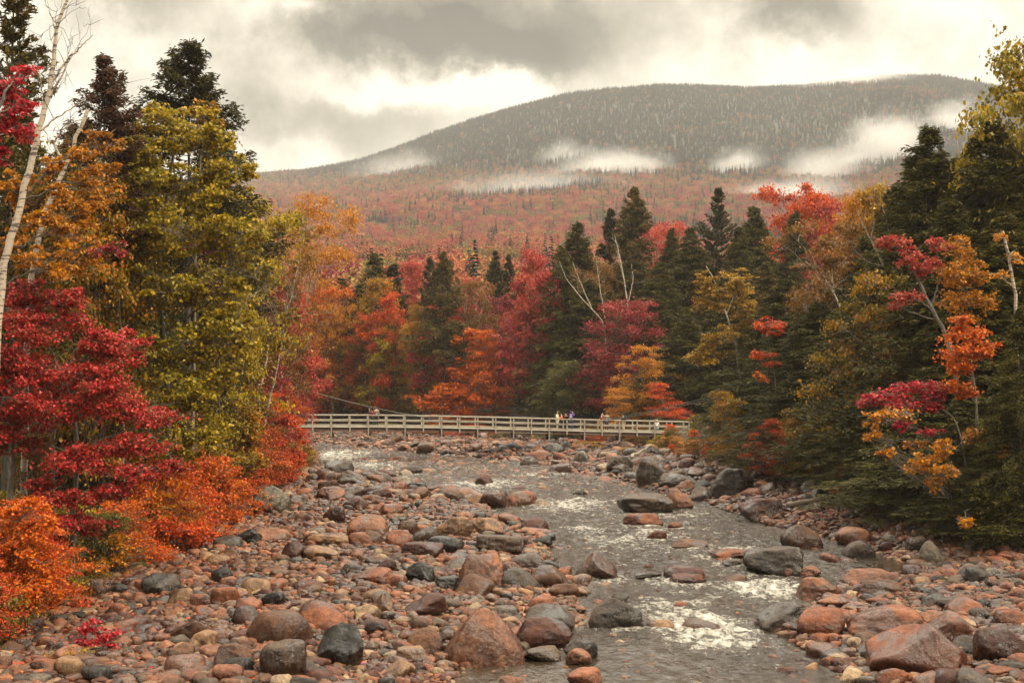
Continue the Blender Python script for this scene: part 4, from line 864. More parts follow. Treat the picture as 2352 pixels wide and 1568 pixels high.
bush('olive and orange bush low under the yellow-green tree', 'oliveorange', 520, 60, [(520, 950, 70, 34), (565, 1000, 45, 34), (480, 1000, 60, 28), (560, 1060, 50, 28), (500, 1040, 60, 24)], .13, 305)
bush('amber bush between the maple trunks and the rusty red bush', 'amber', 235, 46, [(235, 1290, 45, 30), (190, 1330, 40, 24), (270, 1250, 40, 30)], .10, 306, .8)
hero('seedling', 'plant', 'small crimson maple seedling among the near cobbles', [([(232, 1502, 37.6), (228, 1470, 37.6), (222, 1430, 37.6)], .012, .005), ([(232, 1500, 37.6), (255, 1460, 37.6), (262, 1430, 37.6)], .010, .004), ([(230, 1500, 37.6), (200, 1470, 37.6), (185, 1440, 37.6)], .010, .004)], [(222, 1450, 37.6, 40, 28, .6), (250, 1462, 37.5, 34, 18, .5), (195, 1470, 37.6, 28, 18, .5)], .10, LEAF['crimson'], GREYBARK, 207, dens=.7)
hero('seedling', 'plant', 'thin yellow-green sapling in front of the corner boulder', [([(150, 1575, 36.4), (150, 1530, 36.4), (138, 1500, 36.4)], .010, .004)], [(140, 1505, 36.4, 35, 16, .8), (165, 1535, 36.4, 24, 14, .8), (205, 1490, 36.6, 26, 12, .8)], .07, LEAF['yellow'], GREYBARK, 208, dens=.35)
# behind them on the left
for k, (kind, var, u, vt, wp, D, pal, lab) in enumerate([
 ('pine', 0, 15, -60, 330, 56, 'pine', 'tall pine behind the birch tops, upper left corner'), ('ragged', 0, 232, 128, 200, 62, 'redspruce', 'spruce with rust-brown needles left of the tall dark spruce'), ('ragged', 1, 432, 86, 235, 76, 'spruce', 'tall dark spruce with a bare leader above the yellow-green tree'), ('ragged', 2, 505, 262, 150, 90, 'spruce', 'dark spruce whose boughs reach right from behind the yellow-green tree'),
 ('hemlock', 0, 555, 420, 100, 96, 'hemlock', 'dark hemlock at the right edge of the left-hand wood'), ('hemlock', 1, 180, 280, 220, 70, 'hemlock', 'hemlock in shade behind the two birches'), ('hemlock', 2, 60, 260, 240, 66, 'hemlock', 'dark hemlock behind the scarlet maple crown'), ('hemlock', 3, 300, 330, 260, 78, 'hemlock', 'hemlock in shade behind the yellow-green tree'), ('hemlock', 1, 460, 440, 190, 86, 'hemlock', 'hemlock filling the shade under the tall dark spruce'),
 ('hemlock', 2, 100, 620, 220, 66, 'hemlock', 'low hemlock in the gloom behind the crimson maple'), ('hemlock', 0, 280, 760, 220, 74, 'hemlock', 'low hemlock in the gloom right of the maple trunks'), ('hemlock', 3, 420, 860, 180, 84, 'hemlock', 'low hemlock behind the orange bushes'), ('hemlock', 1, 540, 640, 90, 98, 'hemlock', 'dense hemlock behind the small thin birch trunks'), ('maple', 0, 210, 400, 190, 60, 'oliveorange', 'orange-green maple right of the birches'), ('maple', 3, 150, 560, 200, 62, 'olive', 'olive maple behind the broken-topped birch'),
 ('sapling', 0, 40, 560, 180, 60, 'oliveorange', 'yellow-green young tree between the birch stems'), ('sapling', 1, 320, 1000, 180, 66, 'green', 'green young tree behind the crimson sprays'), ('sapling', 2, 450, 1000, 190, 58, 'oliveorange', 'orange-green young tree above the orange bushes'), ('sapling', 0, 560, 880, 150, 74, 'brown', 'brown-leaved young tree at the edge of the left-hand wood'),
 ('birch', 0, 690, 450, 160, 142, 'amber', 'tall golden birch with white stems right of the left-hand wood'), ('maple', 2, 752, 655, 110, 146, 'orange', 'glowing orange maple behind the left end of the bridge'), ('maple', 1, 672, 660, 100, 104, 'pink', 'rose-red maple in front of the golden birch'), ('maple', 4, 785, 700, 90, 150, 'amber', 'amber maple at the right of the glowing orange maple'), ('birch', 1, 640, 560, 100, 100, 'brown', 'thin brown birch behind the left-hand wood'),
 ('sapling', 1, 722, 850, 120, 144, 'redorange', 'red-orange young tree above the left end of the bridge'), ('maple', 3, 620, 800, 90, 90, 'darkred', 'dark red maple over the red shrubs'), ('sapling', 2, 640, 880, 90, 96, 'orange', 'orange young tree behind the red shrubs'), ('hemlock', 2, 610, 660, 70, 120, 'hemlock', 'hemlock in the shade behind the golden birch'), ('hemlock', 0, 760, 780, 90, 208, 'hemlock', 'hemlock in the shade behind the orange maple'),
 ('maple', 1, 240, 330, 190, 64, 'olive', 'olive-gold maple in the gap between the birches and the yellow-green tree'), ('maple', 4, 120, 420, 200, 62, 'oliveorange', 'golden maple behind the leaning birch'), ('maple', 2, 545, 450, 150, 88, 'olive', 'olive tree at the right shoulder of the yellow-green tree'), ('maple', 0, 510, 640, 150, 78, 'olive', 'olive tree filling the lower right of the yellow-green tree'), ('maple', 3, 330, 620, 200, 70, 'green', 'olive tree behind the leafless shrub'), ('sapling', 1, 370, 860, 200, 68, 'olive', 'olive young tree right of the crimson sprays'),
 ('hemlock', 3, -60, 420, 240, 64, 'hemlock', 'hemlock at the left edge behind the crimson maple'), ('sapling', 1, 60, 1000, 160, 48, 'brown', 'brown young tree behind the maple trunks')]):
    tree(kind, var, u, vt, wp, D, pal, lab)
for k, (u0, v0, u1, v1, D, lab) in enumerate([(585, 1080, 660, 700, 76, 'leaning slender birch trunk, tallest of the thin trunks by the bridge'), (560, 1050, 625, 740, 73, 'second slender birch trunk left of the tallest thin trunk'), (635, 1040, 645, 800, 80, 'upright grey slender trunk among the red shrubs'), (600, 960, 700, 520, 100, 'slender white birch stem rising into the golden crown')]):
    hero('birch_tree', 'tree', lab, [([(u0, None, D), ((u0 * 2 + u1) / 3, (v0 * 2 + v1) / 3, D), ((u0 + u1 * 2) / 3 + 6, (v0 + v1 * 2) / 3, D), (u1, v1, D)], .10, .03)], [(u1, v1 + 20, D, 30, 30, .5), (u1 - 10, v1 + 80, D + .5, 30, 30, .5)], .15, LEAF['oliveorange'], BIRCH, 240 + k, dens=.5, bare=12)

# ---- the wall of trees beyond the bridge
MID = [
 ('hemlock', 1, 1290, 560, 120, 170, 'hemlock', 'dark hemlock left of the olive-brown birch'), ('pine', 1, 1065, 640, 100, 200, 'pine', 'bronze pine behind the tall brownish pine'), ('hemlock', 2, 1460, 560, 130, 174, 'pine', 'olive hemlock under the tall bronze pine'), ('hemlock', 0, 1540, 520, 110, 180, 'hemlock', 'pointed dark hemlock between the two tall pines'), ('hemlock', 3, 1700, 520, 130, 162, 'hemlock', 'dark hemlock below the layered dark pine'), ('maple', 1, 1290, 830, 110, 152, 'green', 'yellow-green tree beyond the bridge, left of the purple hoodie'), ('hemlock', 1, 1220, 760, 90, 200, 'hemlock', 'dark hemlock among the pink-red maples'), ('maple', 0, 960, 700, 90, 178, 'oliveorange', 'olive-orange tree left of the tall brownish pine'),
 ('maple', 0, 890, 745, 120, 160, 'olive', 'yellow-green bushy tree beyond the bridge, behind the couple'), ('fullpine', 0, 1020, 576, 80, 178, 'pine', 'tall brownish pine above the middle of the bridge'), ('maple', 0, 905, 672, 90, 178, 'redorange', 'orange-red maple left of the tall brownish pine'), ('maple', 1, 845, 720, 100, 168, 'redorange', 'brick-red maple at the left of the far bank'), ('maple', 3, 860, 640, 130, 184, 'oliveorange', 'brown-orange maple above the brick-red maple'), ('birch', 1, 1095, 640, 80, 184, 'brown', 'thin-leaved birch with white stems right of the tall brownish pine'),
 ('maple', 2, 985, 770, 90, 186, 'pink', 'plum-red maple under the tall brownish pine'), ('sapling', 1, 1085, 760, 130, 156, 'orange', 'vivid orange tree above the middle of the bridge'), ('sapling', 2, 1060, 880, 160, 150, 'orange', 'low orange tree touching the bridge rail'), ('maple', 4, 1135, 680, 100, 188, 'darkred', 'rose-red maple over the vivid orange tree'), ('maple', 0, 1215, 575, 140, 172, 'pink', 'tallest pink-red maple right of centre'), ('maple', 1, 1190, 720, 100, 186, 'pink', 'pink-red maple below the tallest pink-red maple'), ('maple', 3, 1260, 790, 100, 190, 'pink', 'spreading red maple over the bridge'),
 ('hemlock', 0, 1320, 508, 150, 176, 'hemlock', 'dark hemlock right of the tallest pink-red maple'), ('spruce', 0, 1402, 478, 90, 180, 'spruce', 'slim dark spruce beside the tall bronze pine'), ('fullpine', 1, 1458, 430, 95, 178, 'pine', 'tall bronze pine, highest of the far bank'), ('maple', 2, 1395, 690, 160, 156, 'darkred', 'crimson maple under the white dead birch'), ('hemlock', 1, 1360, 640, 170, 166, 'hemlock', 'hemlock in shade behind the crimson maple'), ('birch', 0, 1360, 600, 110, 170, 'brown', 'olive-brown birch with pale limbs right of the dark hemlock'), ('hemlock', 2, 1520, 600, 150, 166, 'hemlock', 'dark hemlock right of the tall bronze pine'), ('hemlock', 3, 1590, 520, 170, 172, 'hemlock', 'dark hemlock under the layered pine'),
 ('pine', 2, 1640, 430, 140, 174, 'spruce', 'layered dark pine standing above the right-hand wood'), ('hemlock', 0, 1740, 470, 160, 168, 'hemlock', 'broad hemlock right of the layered dark pine'), ('hemlock', 1, 1820, 480, 130, 164, 'hemlock', 'hemlock below the red treetops'), ('maple', 4, 1810, 432, 110, 186, 'redorange', 'red maple top above the right-hand hemlocks'), ('maple', 0, 1880, 448, 110, 184, 'redorange', 'second red maple top right of the first'), ('maple', 2, 1560, 505, 110, 196, 'pink', 'pink maple top between the bronze pine and the layered pine'), ('maple', 1, 1930, 470, 90, 180, 'pink', 'pink maple top next to the yellow treetop'),
 ('hemlock', 2, 860, 580, 120, 200, 'hemlock', 'dark hemlock at the left of the far bank'), ('spruce', 1, 905, 605, 110, 196, 'spruce', 'dark spruce left of the tall brownish pine'), ('pine', 0, 790, 640, 150, 204, 'pine', 'olive pine at the left of the far bank'), ('hemlock', 3, 830, 650, 130, 192, 'hemlock', 'bushy olive hemlock behind the glowing orange maple'), ('maple', 3, 945, 600, 90, 206, 'pink', 'pink maple top behind the tall brownish pine'), ('spruce', 2, 1140, 575, 70, 206, 'spruce', 'small dark spruce top on the skyline of the far bank'), ('spruce', 0, 1170, 585, 60, 208, 'spruce', 'smaller dark spruce top next to the pink-red maples'), ('spruce', 1, 985, 590, 70, 204, 'spruce', 'dark spruce top peeping left of the tall brownish pine'),
 ('hemlock', 0, 930, 700, 70, 196, 'hemlock', 'shaded hemlock between the bushy tree and the pine'), ('hemlock', 1, 1150, 800, 100, 204, 'hemlock', 'shaded hemlock behind the vivid orange tree'), ('hemlock', 2, 1280, 720, 110, 200, 'hemlock', 'shaded hemlock behind the spreading red maple'), ('hemlock', 3, 1450, 780, 110, 186, 'hemlock', 'shaded hemlock right of the crimson maple'), ('hemlock', 0, 1010, 860, 100, 206, 'hemlock', 'shaded hemlock under the plum-red maple'), ('hemlock', 2, 820, 800, 100, 208, 'hemlock', 'shaded hemlock under the brick-red maple'),
 ('sapling', 0, 1495, 790, 110, 146, 'amber', 'amber young tree above the right half of the bridge'), ('sapling', 2, 1430, 890, 110, 144, 'amber', 'yellow-orange bush behind the people in the camouflage jacket'), ('sapling', 1, 1260, 860, 110, 186, 'olive', 'olive-green young tree behind the purple hoodie'), ('sapling', 0, 1330, 870, 100, 186, 'darkred', 'dark red young tree behind the bridge'), ('sapling', 2, 1150, 850, 110, 192, 'amber', 'amber young tree behind the bridge, right of the low orange tree'), ('sapling', 1, 960, 900, 120, 196, 'amber', 'amber young tree behind the bridge'), ('sapling', 0, 820, 900, 110, 200, 'redorange', 'red young tree behind the couple on the bridge'), ('sapling', 2, 760, 880, 110, 200, 'orange', 'orange young tree at the far left of the far bank'),
 ('sapling', 1, 1540, 880, 110, 142, 'redorange', 'orange-red young tree beyond the right end of the bridge'), ('maple', 3, 1070, 640, 100, 190, 'pink', 'rose maple behind the thin-leaved birch'), ('hemlock', 1, 1490, 640, 150, 160, 'hemlock', 'dark hemlock behind the amber young tree'), ('hemlock', 3, 1570, 720, 150, 148, 'hemlock', 'dense hemlock left of the golden birch'), ('hemlock', 0, 1660, 640, 160, 152, 'hemlock', 'dense hemlock behind the golden birch'), ('hemlock', 2, 1760, 600, 150, 148, 'pine', 'olive hemlock right of the golden birch'), ('maple', 4, 1020, 700, 90, 186, 'pink', 'pink maple glimpsed behind the pine trunk'), ('maple', 2, 1290, 620, 90, 190, 'pink', 'red maple behind the dark hemlock')]
for a in MID: tree(*a)
for k, (u, vt, wp, D, pal, lab) in enumerate([(1180, 985, 130, 158, 'green', 'green shrub under the bridge, right of centre'), (1290, 990, 130, 152, 'green', 'dark green shrub under the bridge near the far bank'), (1370, 1000, 90, 146, 'redorange', 'orange-red shrub under the bridge'), (1450, 1010, 110, 140, 'brown', 'brown shrub under the bridge end'), (1355, 1040, 90, 138, 'oliveorange', 'yellow-green shrub by the far boulders'), (1545, 1000, 90, 128, 'amber', 'amber shrub beneath the right end of the bridge'), (1440, 1062, 60, 128, 'oliveorange', 'small yellow-green shrub between the grey boulders'), (1000, 975, 150, 166, 'brown', 'brown shrub beyond the bridge'), (880, 970, 130, 172, 'green', 'dark shrub beyond the bridge behind the couple'), (1080, 975, 120, 162, 'redorange', 'russet shrub beyond the bridge'), (1610, 1010, 100, 118, 'amber', 'amber shrub right of the bridge end')]):
    tree('shrub', k, u, vt, wp, D, pal, lab, 'shrubs around the far bank')
hero('beech_tree', 'tree', 'vivid orange tree spreading low over the middle of the bridge rail', [([(1060, None, 172), (1065, 860, 172), (1085, 770, 172)], .12, .03), ([(1064, 900, 172), (1110, 850, 172)], .06, .02)], [(1060, 905, 171, 85, 32, .55), (1110, 835, 171, 48, 40, .55), (1085, 780, 171.5, 38, 26, .6), (1000, 925, 171, 50, 18, .65), (1140, 900, 171, 36, 28, .45), (1070, 850, 171.5, 40, 30, .5)], .30, LEAF['orange'], GREYBARK, 261, flat=.5, dens=1.1)
hero('maple_tree', 'tree', 'yellow-green bushy tree just beyond the bridge, right of the couple', [([(885, None, 176), (885, 850, 176), (888, 770, 176)], .12, .03)], [(895, 780, 175, 38, 26, .6), (870, 830, 175, 46, 36, .5), (915, 860, 175, 48, 40, .5), (880, 910, 175, 62, 34, .4), (930, 920, 175, 40, 28, .35)], .30, LEAF['olive'], GREYBARK, 262, flat=.5, dens=.9)
hero('maple_tree', 'tree', 'rose-red maple tiers over the bridge, left of the purple hoodie', [([(1225, None, 172), (1215, 800, 172), (1205, 700, 172)], .12, .03)], [(1205, 720, 171.5, 45, 28, .6), (1180, 780, 171, 50, 22, .5), (1240, 800, 171, 50, 22, .55), (1190, 850, 171, 45, 20, .5), (1230, 880, 171, 40, 18, .45), (1215, 660, 172, 36, 26, .6)], .30, LEAF['pink'], GREYBARK, 263, flat=.4, dens=.8)
hero('maple_tree', 'tree', 'red maple tiers at the foot of the tall brownish pine', [([(985, None, 176), (985, 850, 176), (975, 780, 176)], .10, .03)], [(985, 780, 175, 30, 16, .5), (960, 820, 175, 34, 16, .5), (1000, 830, 175, 34, 18, .5), (970, 870, 175, 34, 18, .45)], .30, LEAF['pink'], GREYBARK, 264, flat=.4, dens=.8)
hero('dead_birch', 'tree', 'white dead birch with forked bare limbs above the crimson maple', [([(1445, None, 158), (1445, 720, 158), (1430, 620, 158), (1412, 540, 158)], .11, .03), ([(1444, 690, 158), (1455, 640, 158), (1450, 605, 158)], .06, .02), ([(1430, 620, 158), (1418, 560, 158), (1405, 545, 158)], .05, .02), ([(1438, 660, 158), (1422, 600, 158), (1416, 575, 158)], .05, .02)], [], .1, LEAF['green'], BIRCH, 209, bare=14)
hero('birch_tree', 'tree', 'pale limbed bare birch arching left of the white dead birch', [([(1400, None, 160), (1390, 740, 160), (1350, 700, 160), (1300, 640, 160), (1285, 600, 160)], .08, .02), ([(1360, 710, 160), (1330, 640, 160), (1315, 600, 160)], .06, .02), ([(1390, 730, 160), (1375, 640, 160), (1370, 590, 160)], .06, .02)], [], .1, LEAF['green'], BIRCH, 210, bare=16)
hero('birch_tree', 'tree', 'golden birch with a forked white trunk right of the bridge end', [([(1715, None, 118), (1690, 780, 118), (1660, 700, 118), (1640, 640, 118), (1622, 610, 118)], .12, .03), ([(1660, 705, 118), (1630, 690, 118), (1598, 660, 118)], .06, .02), ([(1668, 720, 118), (1690, 670, 118), (1700, 630, 118)], .06, .02)],
     [(1690, 650, 118, 40, 40, .6), (1620, 650, 118, 30, 30, .5), (1700, 700, 118, 35, 40, .5), (1640, 690, 118, 40, 35, .5), (1650, 780, 117, 45, 40, .4), (1620, 820, 117, 40, 25, .4), (1700, 760, 118, 30, 30, .4)], .20, LEAF['yellow'], BIRCH, 211, dens=.9)

# ---- right bank
RIGHT = [
 ('hemlock', 0, 2300, 930, 150, 54.5, 'hemlock', 'hemlock at the foot of the orange beech'), ('hemlock', 3, 2225, 1060, 120, 54, 'hemlock', 'little hemlock under the yellow-orange leaves'), ('hemlock', 2, 2345, 700, 150, 56, 'hemlock', 'hemlock in front of the broken birch trunk'), ('sapling', 1, 2060, 640, 110, 88, 'oliveorange', 'gold-leaved young tree in front of the feathery hemlocks'), ('sapling', 2, 1880, 930, 90, 86, 'oliveorange', 'gold and orange young tree above the shaded stones'), ('sapling', 0, 1800, 960, 110, 84, 'redorange', 'red-leaved young tree above the big dark boulder'), ('sapling', 1, 1680, 900, 100, 98, 'oliveorange', 'yellow-green young tree at the right end of the bridge'), ('sapling', 2, 1960, 760, 90, 92, 'brown', 'bronze young tree over the right bank'), ('sapling', 0, 2310, 640, 90, 78, 'oliveorange', 'gold young tree by the broken birch trunk'),
 ('hemlock', 2, 1990, 540, 200, 96, 'hemlock', 'hemlock behind the leaning white birch'), ('hemlock', 0, 2100, 380, 220, 88, 'hemlock', 'hemlock half behind the pointed tall one'), ('hemlock', 3, 2240, 330, 240, 84, 'hemlock', 'hemlock left of the tallest one'), ('hemlock', 1, 2330, 320, 240, 80, 'hemlock', 'hemlock below the golden-green treetop'), ('hemlock', 0, 1900, 600, 200, 104, 'hemlock', 'hemlock behind the crooked birch limb'), ('hemlock', 2, 1800, 640, 200, 112, 'hemlock', 'hemlock left of the russet birch'), ('hemlock', 3, 1740, 760, 170, 140, 'hemlock', 'hemlock under the golden birch'), ('hemlock', 1, 2020, 700, 220, 84, 'hemlock', 'hemlock right of the bronze young tree'),
 ('hemlock', 0, 2130, 290, 300, 80, 'hemlock', 'tall hemlock with a pointed top at the left of the right-hand wood'), ('hemlock', 1, 2270, 268, 320, 76, 'hemlock', 'tallest hemlock by the right edge, under the yellow treetop'), ('hemlock', 2, 2060, 420, 230, 86, 'hemlock', 'hemlock beside the yellow treetop of the right-hand wood'), ('hemlock', 3, 2200, 360, 300, 82, 'hemlock', 'hemlock between the two tallest ones'), ('hemlock', 0, 2360, 330, 300, 74, 'hemlock', 'hemlock cut by the right edge'), ('hemlock', 2, 2180, 460, 300, 72, 'hemlock', 'broad hemlock behind the pink-leaved leaning maple'), ('hemlock', 1, 2300, 480, 300, 70, 'hemlock', 'hemlock behind the broken birch trunk at the right edge'),
 ('maple', 0, 2350, 105, 270, 82, 'olive', 'golden-green treetop in the upper right corner'), ('maple', 0, 2015, 425, 120, 106, 'yellow', 'yellow treetop left of the tall hemlocks'), ('birch', 2, 1960, 470, 150, 108, 'amber', 'orange-gold birch left of the yellow treetop'), ('birch', 1, 1905, 500, 190, 104, 'brown', 'russet birch with fine white limbs'), ('sapling', 0, 2050, 620, 160, 80, 'oliveorange', 'olive-gold young tree under the leaning birch'),
 ('hemlock', 3, 1980, 620, 230, 90, 'hemlock', 'hemlock in shade under the russet birch'), ('hemlock', 0, 1880, 690, 230, 96, 'hemlock', 'dark hemlock right of the golden birch'), ('hemlock', 1, 1800, 720, 200, 106, 'hemlock', 'dark hemlock over the right bank boulders'), ('hemlock', 2, 1690, 860, 110, 112, 'hemlock', 'low hemlock at the right end of the bridge'), ('hemlock', 3, 1840, 860, 240, 92, 'hemlock', 'low hemlock with boughs over the big dark boulder'), ('hemlock', 1, 1960, 820, 240, 84, 'hemlock', 'feathery hemlock left of the crimson spray'), ('hemlock', 0, 1765, 930, 180, 104, 'hemlock', 'drooping hemlock over the shaded far cobbles'),
 ('hemlock', 2, 2080, 760, 260, 76, 'hemlock', 'feathery hemlock behind the crimson spray'), ('hemlock', 3, 2250, 620, 280, 68, 'hemlock', 'dark hemlock behind the orange beech'), ('hemlock', 1, 2120, 960, 260, 67, 'hemlock', 'low hemlock over the right bank cobbles'), ('hemlock', 0, 2280, 860, 300, 62, 'hemlock', 'nearest hemlock right of the orange beech'), ('hemlock', 2, 2370, 760, 260, 60, 'hemlock', 'hemlock at the right edge behind the nearest one'), ('hemlock', 3, 2040, 1000, 200, 74, 'hemlock', 'small hemlock at the edge of the right bank'), ('hemlock', 2, 2320, 1010, 260, 58, 'hemlock', 'low hemlock in the lower right shade'), ('hemlock', 1, 1930, 1000, 180, 84, 'hemlock', 'small hemlock leaning over the mossy boulder'),
 ('shrub', 0, 2030, 1130, 170, 73, 'green', 'dense green shrub spreading over the right bank stones'), ('shrub', 1, 2120, 1150, 120, 69, 'green', 'dark green shrub right of the dense one'), ('shrub', 2, 2310, 1190, 140, 58, 'green', 'dark shrub at the right edge above the stones'), ('sapling', 1, 1860, 940, 130, 88, 'oliveorange', 'orange-flecked young tree over the big dark boulder'), ('sapling', 2, 1780, 970, 110, 96, 'redorange', 'red-flecked young tree left of the orange-flecked one'), ('sapling', 0, 2010, 700, 160, 84, 'brown', 'bronze young tree between the hemlocks')]
for a in RIGHT: tree(*(a[:5] + (a[5] + (4 if a[0] == 'hemlock' else 0),) + a[6:]))
hero('maple_tree', 'tree', 'leaning maple with rose-pink sprays over the right bank', [([(2240, None, 70), (2180, 780, 70), (2130, 690, 70), (2095, 610, 70), (2060, 560, 70)], .14, .03), ([(2140, 700, 70), (2160, 640, 70), (2150, 560, 70)], .05, .015)],
     [(2050, 552, 69.5, 40, 16, .6), (2090, 590, 69.5, 40, 24, .55), (2110, 620, 69.5, 30, 20, .5), (2150, 565, 70, 24, 20, .55), (2080, 680, 69.5, 36, 14, .6), (2040, 560, 69.5, 24, 14, .6), (2140, 600, 70, 24, 14, .5), (2055, 700, 69.5, 16, 8, .6)], .15, LEAF['pink'], GREYBARK, 212, dens=.8, flat=.6, sub=1.8)
hero('beech_tree', 'tree', 'amber-gold tree right of the rose-pink maple', [([(2230, None, 70.6), (2230, 800, 70.6), (2215, 640, 70.6), (2200, 560, 70.6)], .10, .02)], [(2200, 570, 70.6, 45, 30, .5), (2190, 630, 70.2, 50, 30, .45), (2235, 620, 70.4, 40, 40, .5), (2200, 690, 70.2, 50, 24, .45), (2250, 690, 70.2, 40, 24, .4), (2215, 730, 70, 40, 20, .35)], .15, LEAF['amber'], GREYBARK, 213, dens=.7, flat=.6, sub=1.8)
hero('beech_tree', 'tree', 'blazing orange beech in front of the right-hand hemlocks', [([(2260, None, 61), (2240, 900, 61), (2225, 800, 61), (2200, 730, 61)], .08, .015)], [(2205, 735, 60.5, 24, 18, .55), (2225, 770, 60.5, 55, 22, .6), (2215, 810, 60.2, 55, 22, .6), (2200, 845, 60, 40, 14, .65), (2255, 800, 60.4, 34, 24, .55), (2200, 885, 60, 40, 14, .45), (2220, 905, 60, 30, 10, .4)], .15, LEAF['orange'], GREYBARK, 214, dens=1.1, flat=.6, sub=1.8)
hero('maple_tree', 'tree', 'crimson maple spray reaching over the right bank', [([(2250, None, 60), (2200, 960, 60), (2100, 900, 59.5)], .06, .012)], [(2110, 890, 58.8, 60, 16, .6), (2040, 912, 58.8, 55, 16, .6), (1990, 925, 58.8, 20, 8, .6), (2150, 900, 59, 40, 20, .3), (2140, 930, 59, 30, 16, .45), (2070, 930, 58.8, 60, 10, .45), (2140, 990, 58.8, 28, 9, .6), (2070, 975, 59, 20, 18, .4)], .14, LEAF['crimson'], GREYBARK, 216, flat=.6, sub=1.8)
hero('young_tree', 'tree', 'yellow-orange leaved young tree hanging over the right bank stones', [([(2230, None, 60.5), (2180, 1050, 60), (2120, 990, 59.5)], .05, .012)], [(2015, 960, 56, 30, 20, .7), (2010, 1000, 56, 24, 20, .7), (2060, 950, 56, 40, 14, .5), (2130, 1050, 55.5, 40, 18, .65), (2170, 1030, 55.5, 30, 20, .6), (2110, 1075, 55.5, 40, 10, .7), (2150, 1110, 55.5, 20, 20, .6), (2180, 1080, 55, 30, 20, .55), (2035, 1040, 56, 20, 10, .7), (2220, 1200, 54.5, 14, 14, .8), (2100, 1020, 59.2, 30, 14, .4), (2240, 1000, 59, 40, 20, .3), (2300, 1040, 57, 24, 16, .35)], .15, LEAF['amber'], GREYBARK, 217, dens=.6, flat=.6, sub=1.8)
for k, (u, v, ru, rv, D, pal, lab) in enumerate([(1760, 740, 45, 14, 96, 'redorange', 'red-orange spray right of the golden birch'), (1755, 815, 35, 12, 96, 'redorange', 'lower red-orange spray right of the golden birch'), (1680, 925, 40, 12, 102, 'oliveorange', 'yellow spray above the right end of the bridge'), (1740, 860, 20, 8, 95, 'orange', 'small orange spray in the dark hemlocks')]):
    hero('young_tree', 'tree', lab, [([(u + 30, None, D + .8), (u + 20, v + 120, D + .5), (u, v + 8, D)], .05, .012)], [(u, v, D - .8, ru, rv, .55), (u + 15, v + rv * 1.6, D - .6, ru * .6, rv * .7, .45)], .17, LEAF[pal], GREYBARK, 250 + k, dens=.7)
hero('birch_tree', 'tree', 'leaning white birch left of the rose-pink maple', [([(2100, None, 86), (2060, 680, 86), (2020, 590, 86), (1990, 530, 86), (1965, 480, 86)], .12, .02), ([(2030, 610, 86), (1990, 600, 86), (1960, 570, 86)], .04, .012), ([(2060, 660, 86), (2000, 650, 86), (1940, 680, 86)], .04, .012), ([(2045, 560, 86), (2035, 500, 86), (2025, 470, 86)], .04, .015), ([(2000, 550, 86), (2010, 500, 86)], .03, .012)], [(2060, 760, 85, 50, 30, .4), (2000, 720, 85, 40, 24, .35)], .15, LEAF['oliveorange'], BIRCH, 218, bare=18, dens=.5)
hero('birch_tree', 'tree', 'broken birch trunk by the right edge with a few orange leaves', [([(2345, None, 62), (2335, 700, 62), (2320, 600, 62), (2303, 530, 62)], .085, .05), ([(2318, 585, 62), (2330, 575, 62)], .03, .012)], [(2300, 545, 61.6, 18, 10, .6), (2295, 630, 61.6, 20, 12, .8), (2335, 590, 62, 16, 14, .8)], .15, LEAF['amber'], BIRCH, 219, dens=.6)
hero('birch_tree', 'tree', 'crooked birch limb in front of the russet birch', [([(1965, None, 98), (1965, 800, 98), (1920, 680, 98), (1890, 630, 98), (1850, 600, 98)], .11, .03), ([(1915, 670, 98), (1912, 640, 98), (1905, 560, 98)], .05, .015)], [(1890, 560, 98, 50, 24, .5), (1860, 610, 98, 30, 16, .5), (1930, 600, 98, 40, 24, .4)], .18, LEAF['brown'], BIRCH, 220, bare=12, dens=.6)

# dead wood on the right bank
def log(name, label, a, b, r0, r1, seed):
    r = np.random.default_rng(seed); gt = Geo(); a, b = np.array(a, float), np.array(b, float); P = curve(a, b, r, 9, .03, .02); gt.tube(P, np.linspace(r0, r1, 9), 9)
    for _ in range(5): j = r.integers(3, 8); gt.tube(curve(P[j], P[j] + norm(r.normal(size=3) + UPV * .5) * r.uniform(.3, .8), r, 5, .1, .1), np.linspace(r1 * .5, .01, 5), 5)
    for e, q in ((P[0], r0), (P[-1], r1)): gt.box(e, (q * .9, q * .9, q * .9))
    mid = (a + b) / 2; tag(ob(name, gt.mesh(name, TWIG, True, mid), None, mid), label, 'log')
def gp(u, v, dz): D, z = ground_hit(u, v); return (X(u, D), D, z + dz)
log('fallen_log', 'bleached fallen log lying on the right bank stones', gp(*b8(1110, 400), .25), gp(*b8(1335, 385), .5), .16, .12, 1)
log('driftwood', 'grey driftwood pole leaning at the forest edge below the bridge', gp(*b8(300, 150), .3), gp(*b8(400, 112), .9), .15, .09, 2)

# shrubs and saplings nobody could count under the trees
g = np.random.default_rng(5); up_ = []
while len(up_) < 1000:
    y = g.uniform(33, 210); side = g.random() < .5
    x = np.interp(y, YL, XL) - g.random() ** 1.6 * 16 - .4 if side else np.interp(y, YR, XR) + g.random() ** 1.6 * 18 + (.8 if y > 70 else 2.0)
    if abs(x) < .40 * y + 6: up_.append((x, y, float(ground_z(x, y))))
up_ = np.array(up_); n = len(up_); s_ = g.uniform(.18, .52, n) * np.where(up_[:, 0] < np.interp(up_[:, 1], YL, XL), 1.1, .8)
UNDER = [broadleaf(s, 4, 2.6, .04, 34, 2600, .20, mat_leaf('undergrowth_leaves_%d' % s, c, .25), 'low', .04, 4)[0] for s, c in ((71, PAL['green']), (72, PAL['brown']), (73, PAL['olive']), (74, PAL['redorange']))]
ix = g.choice(4, n, p=[.42, .30, .20, .08])
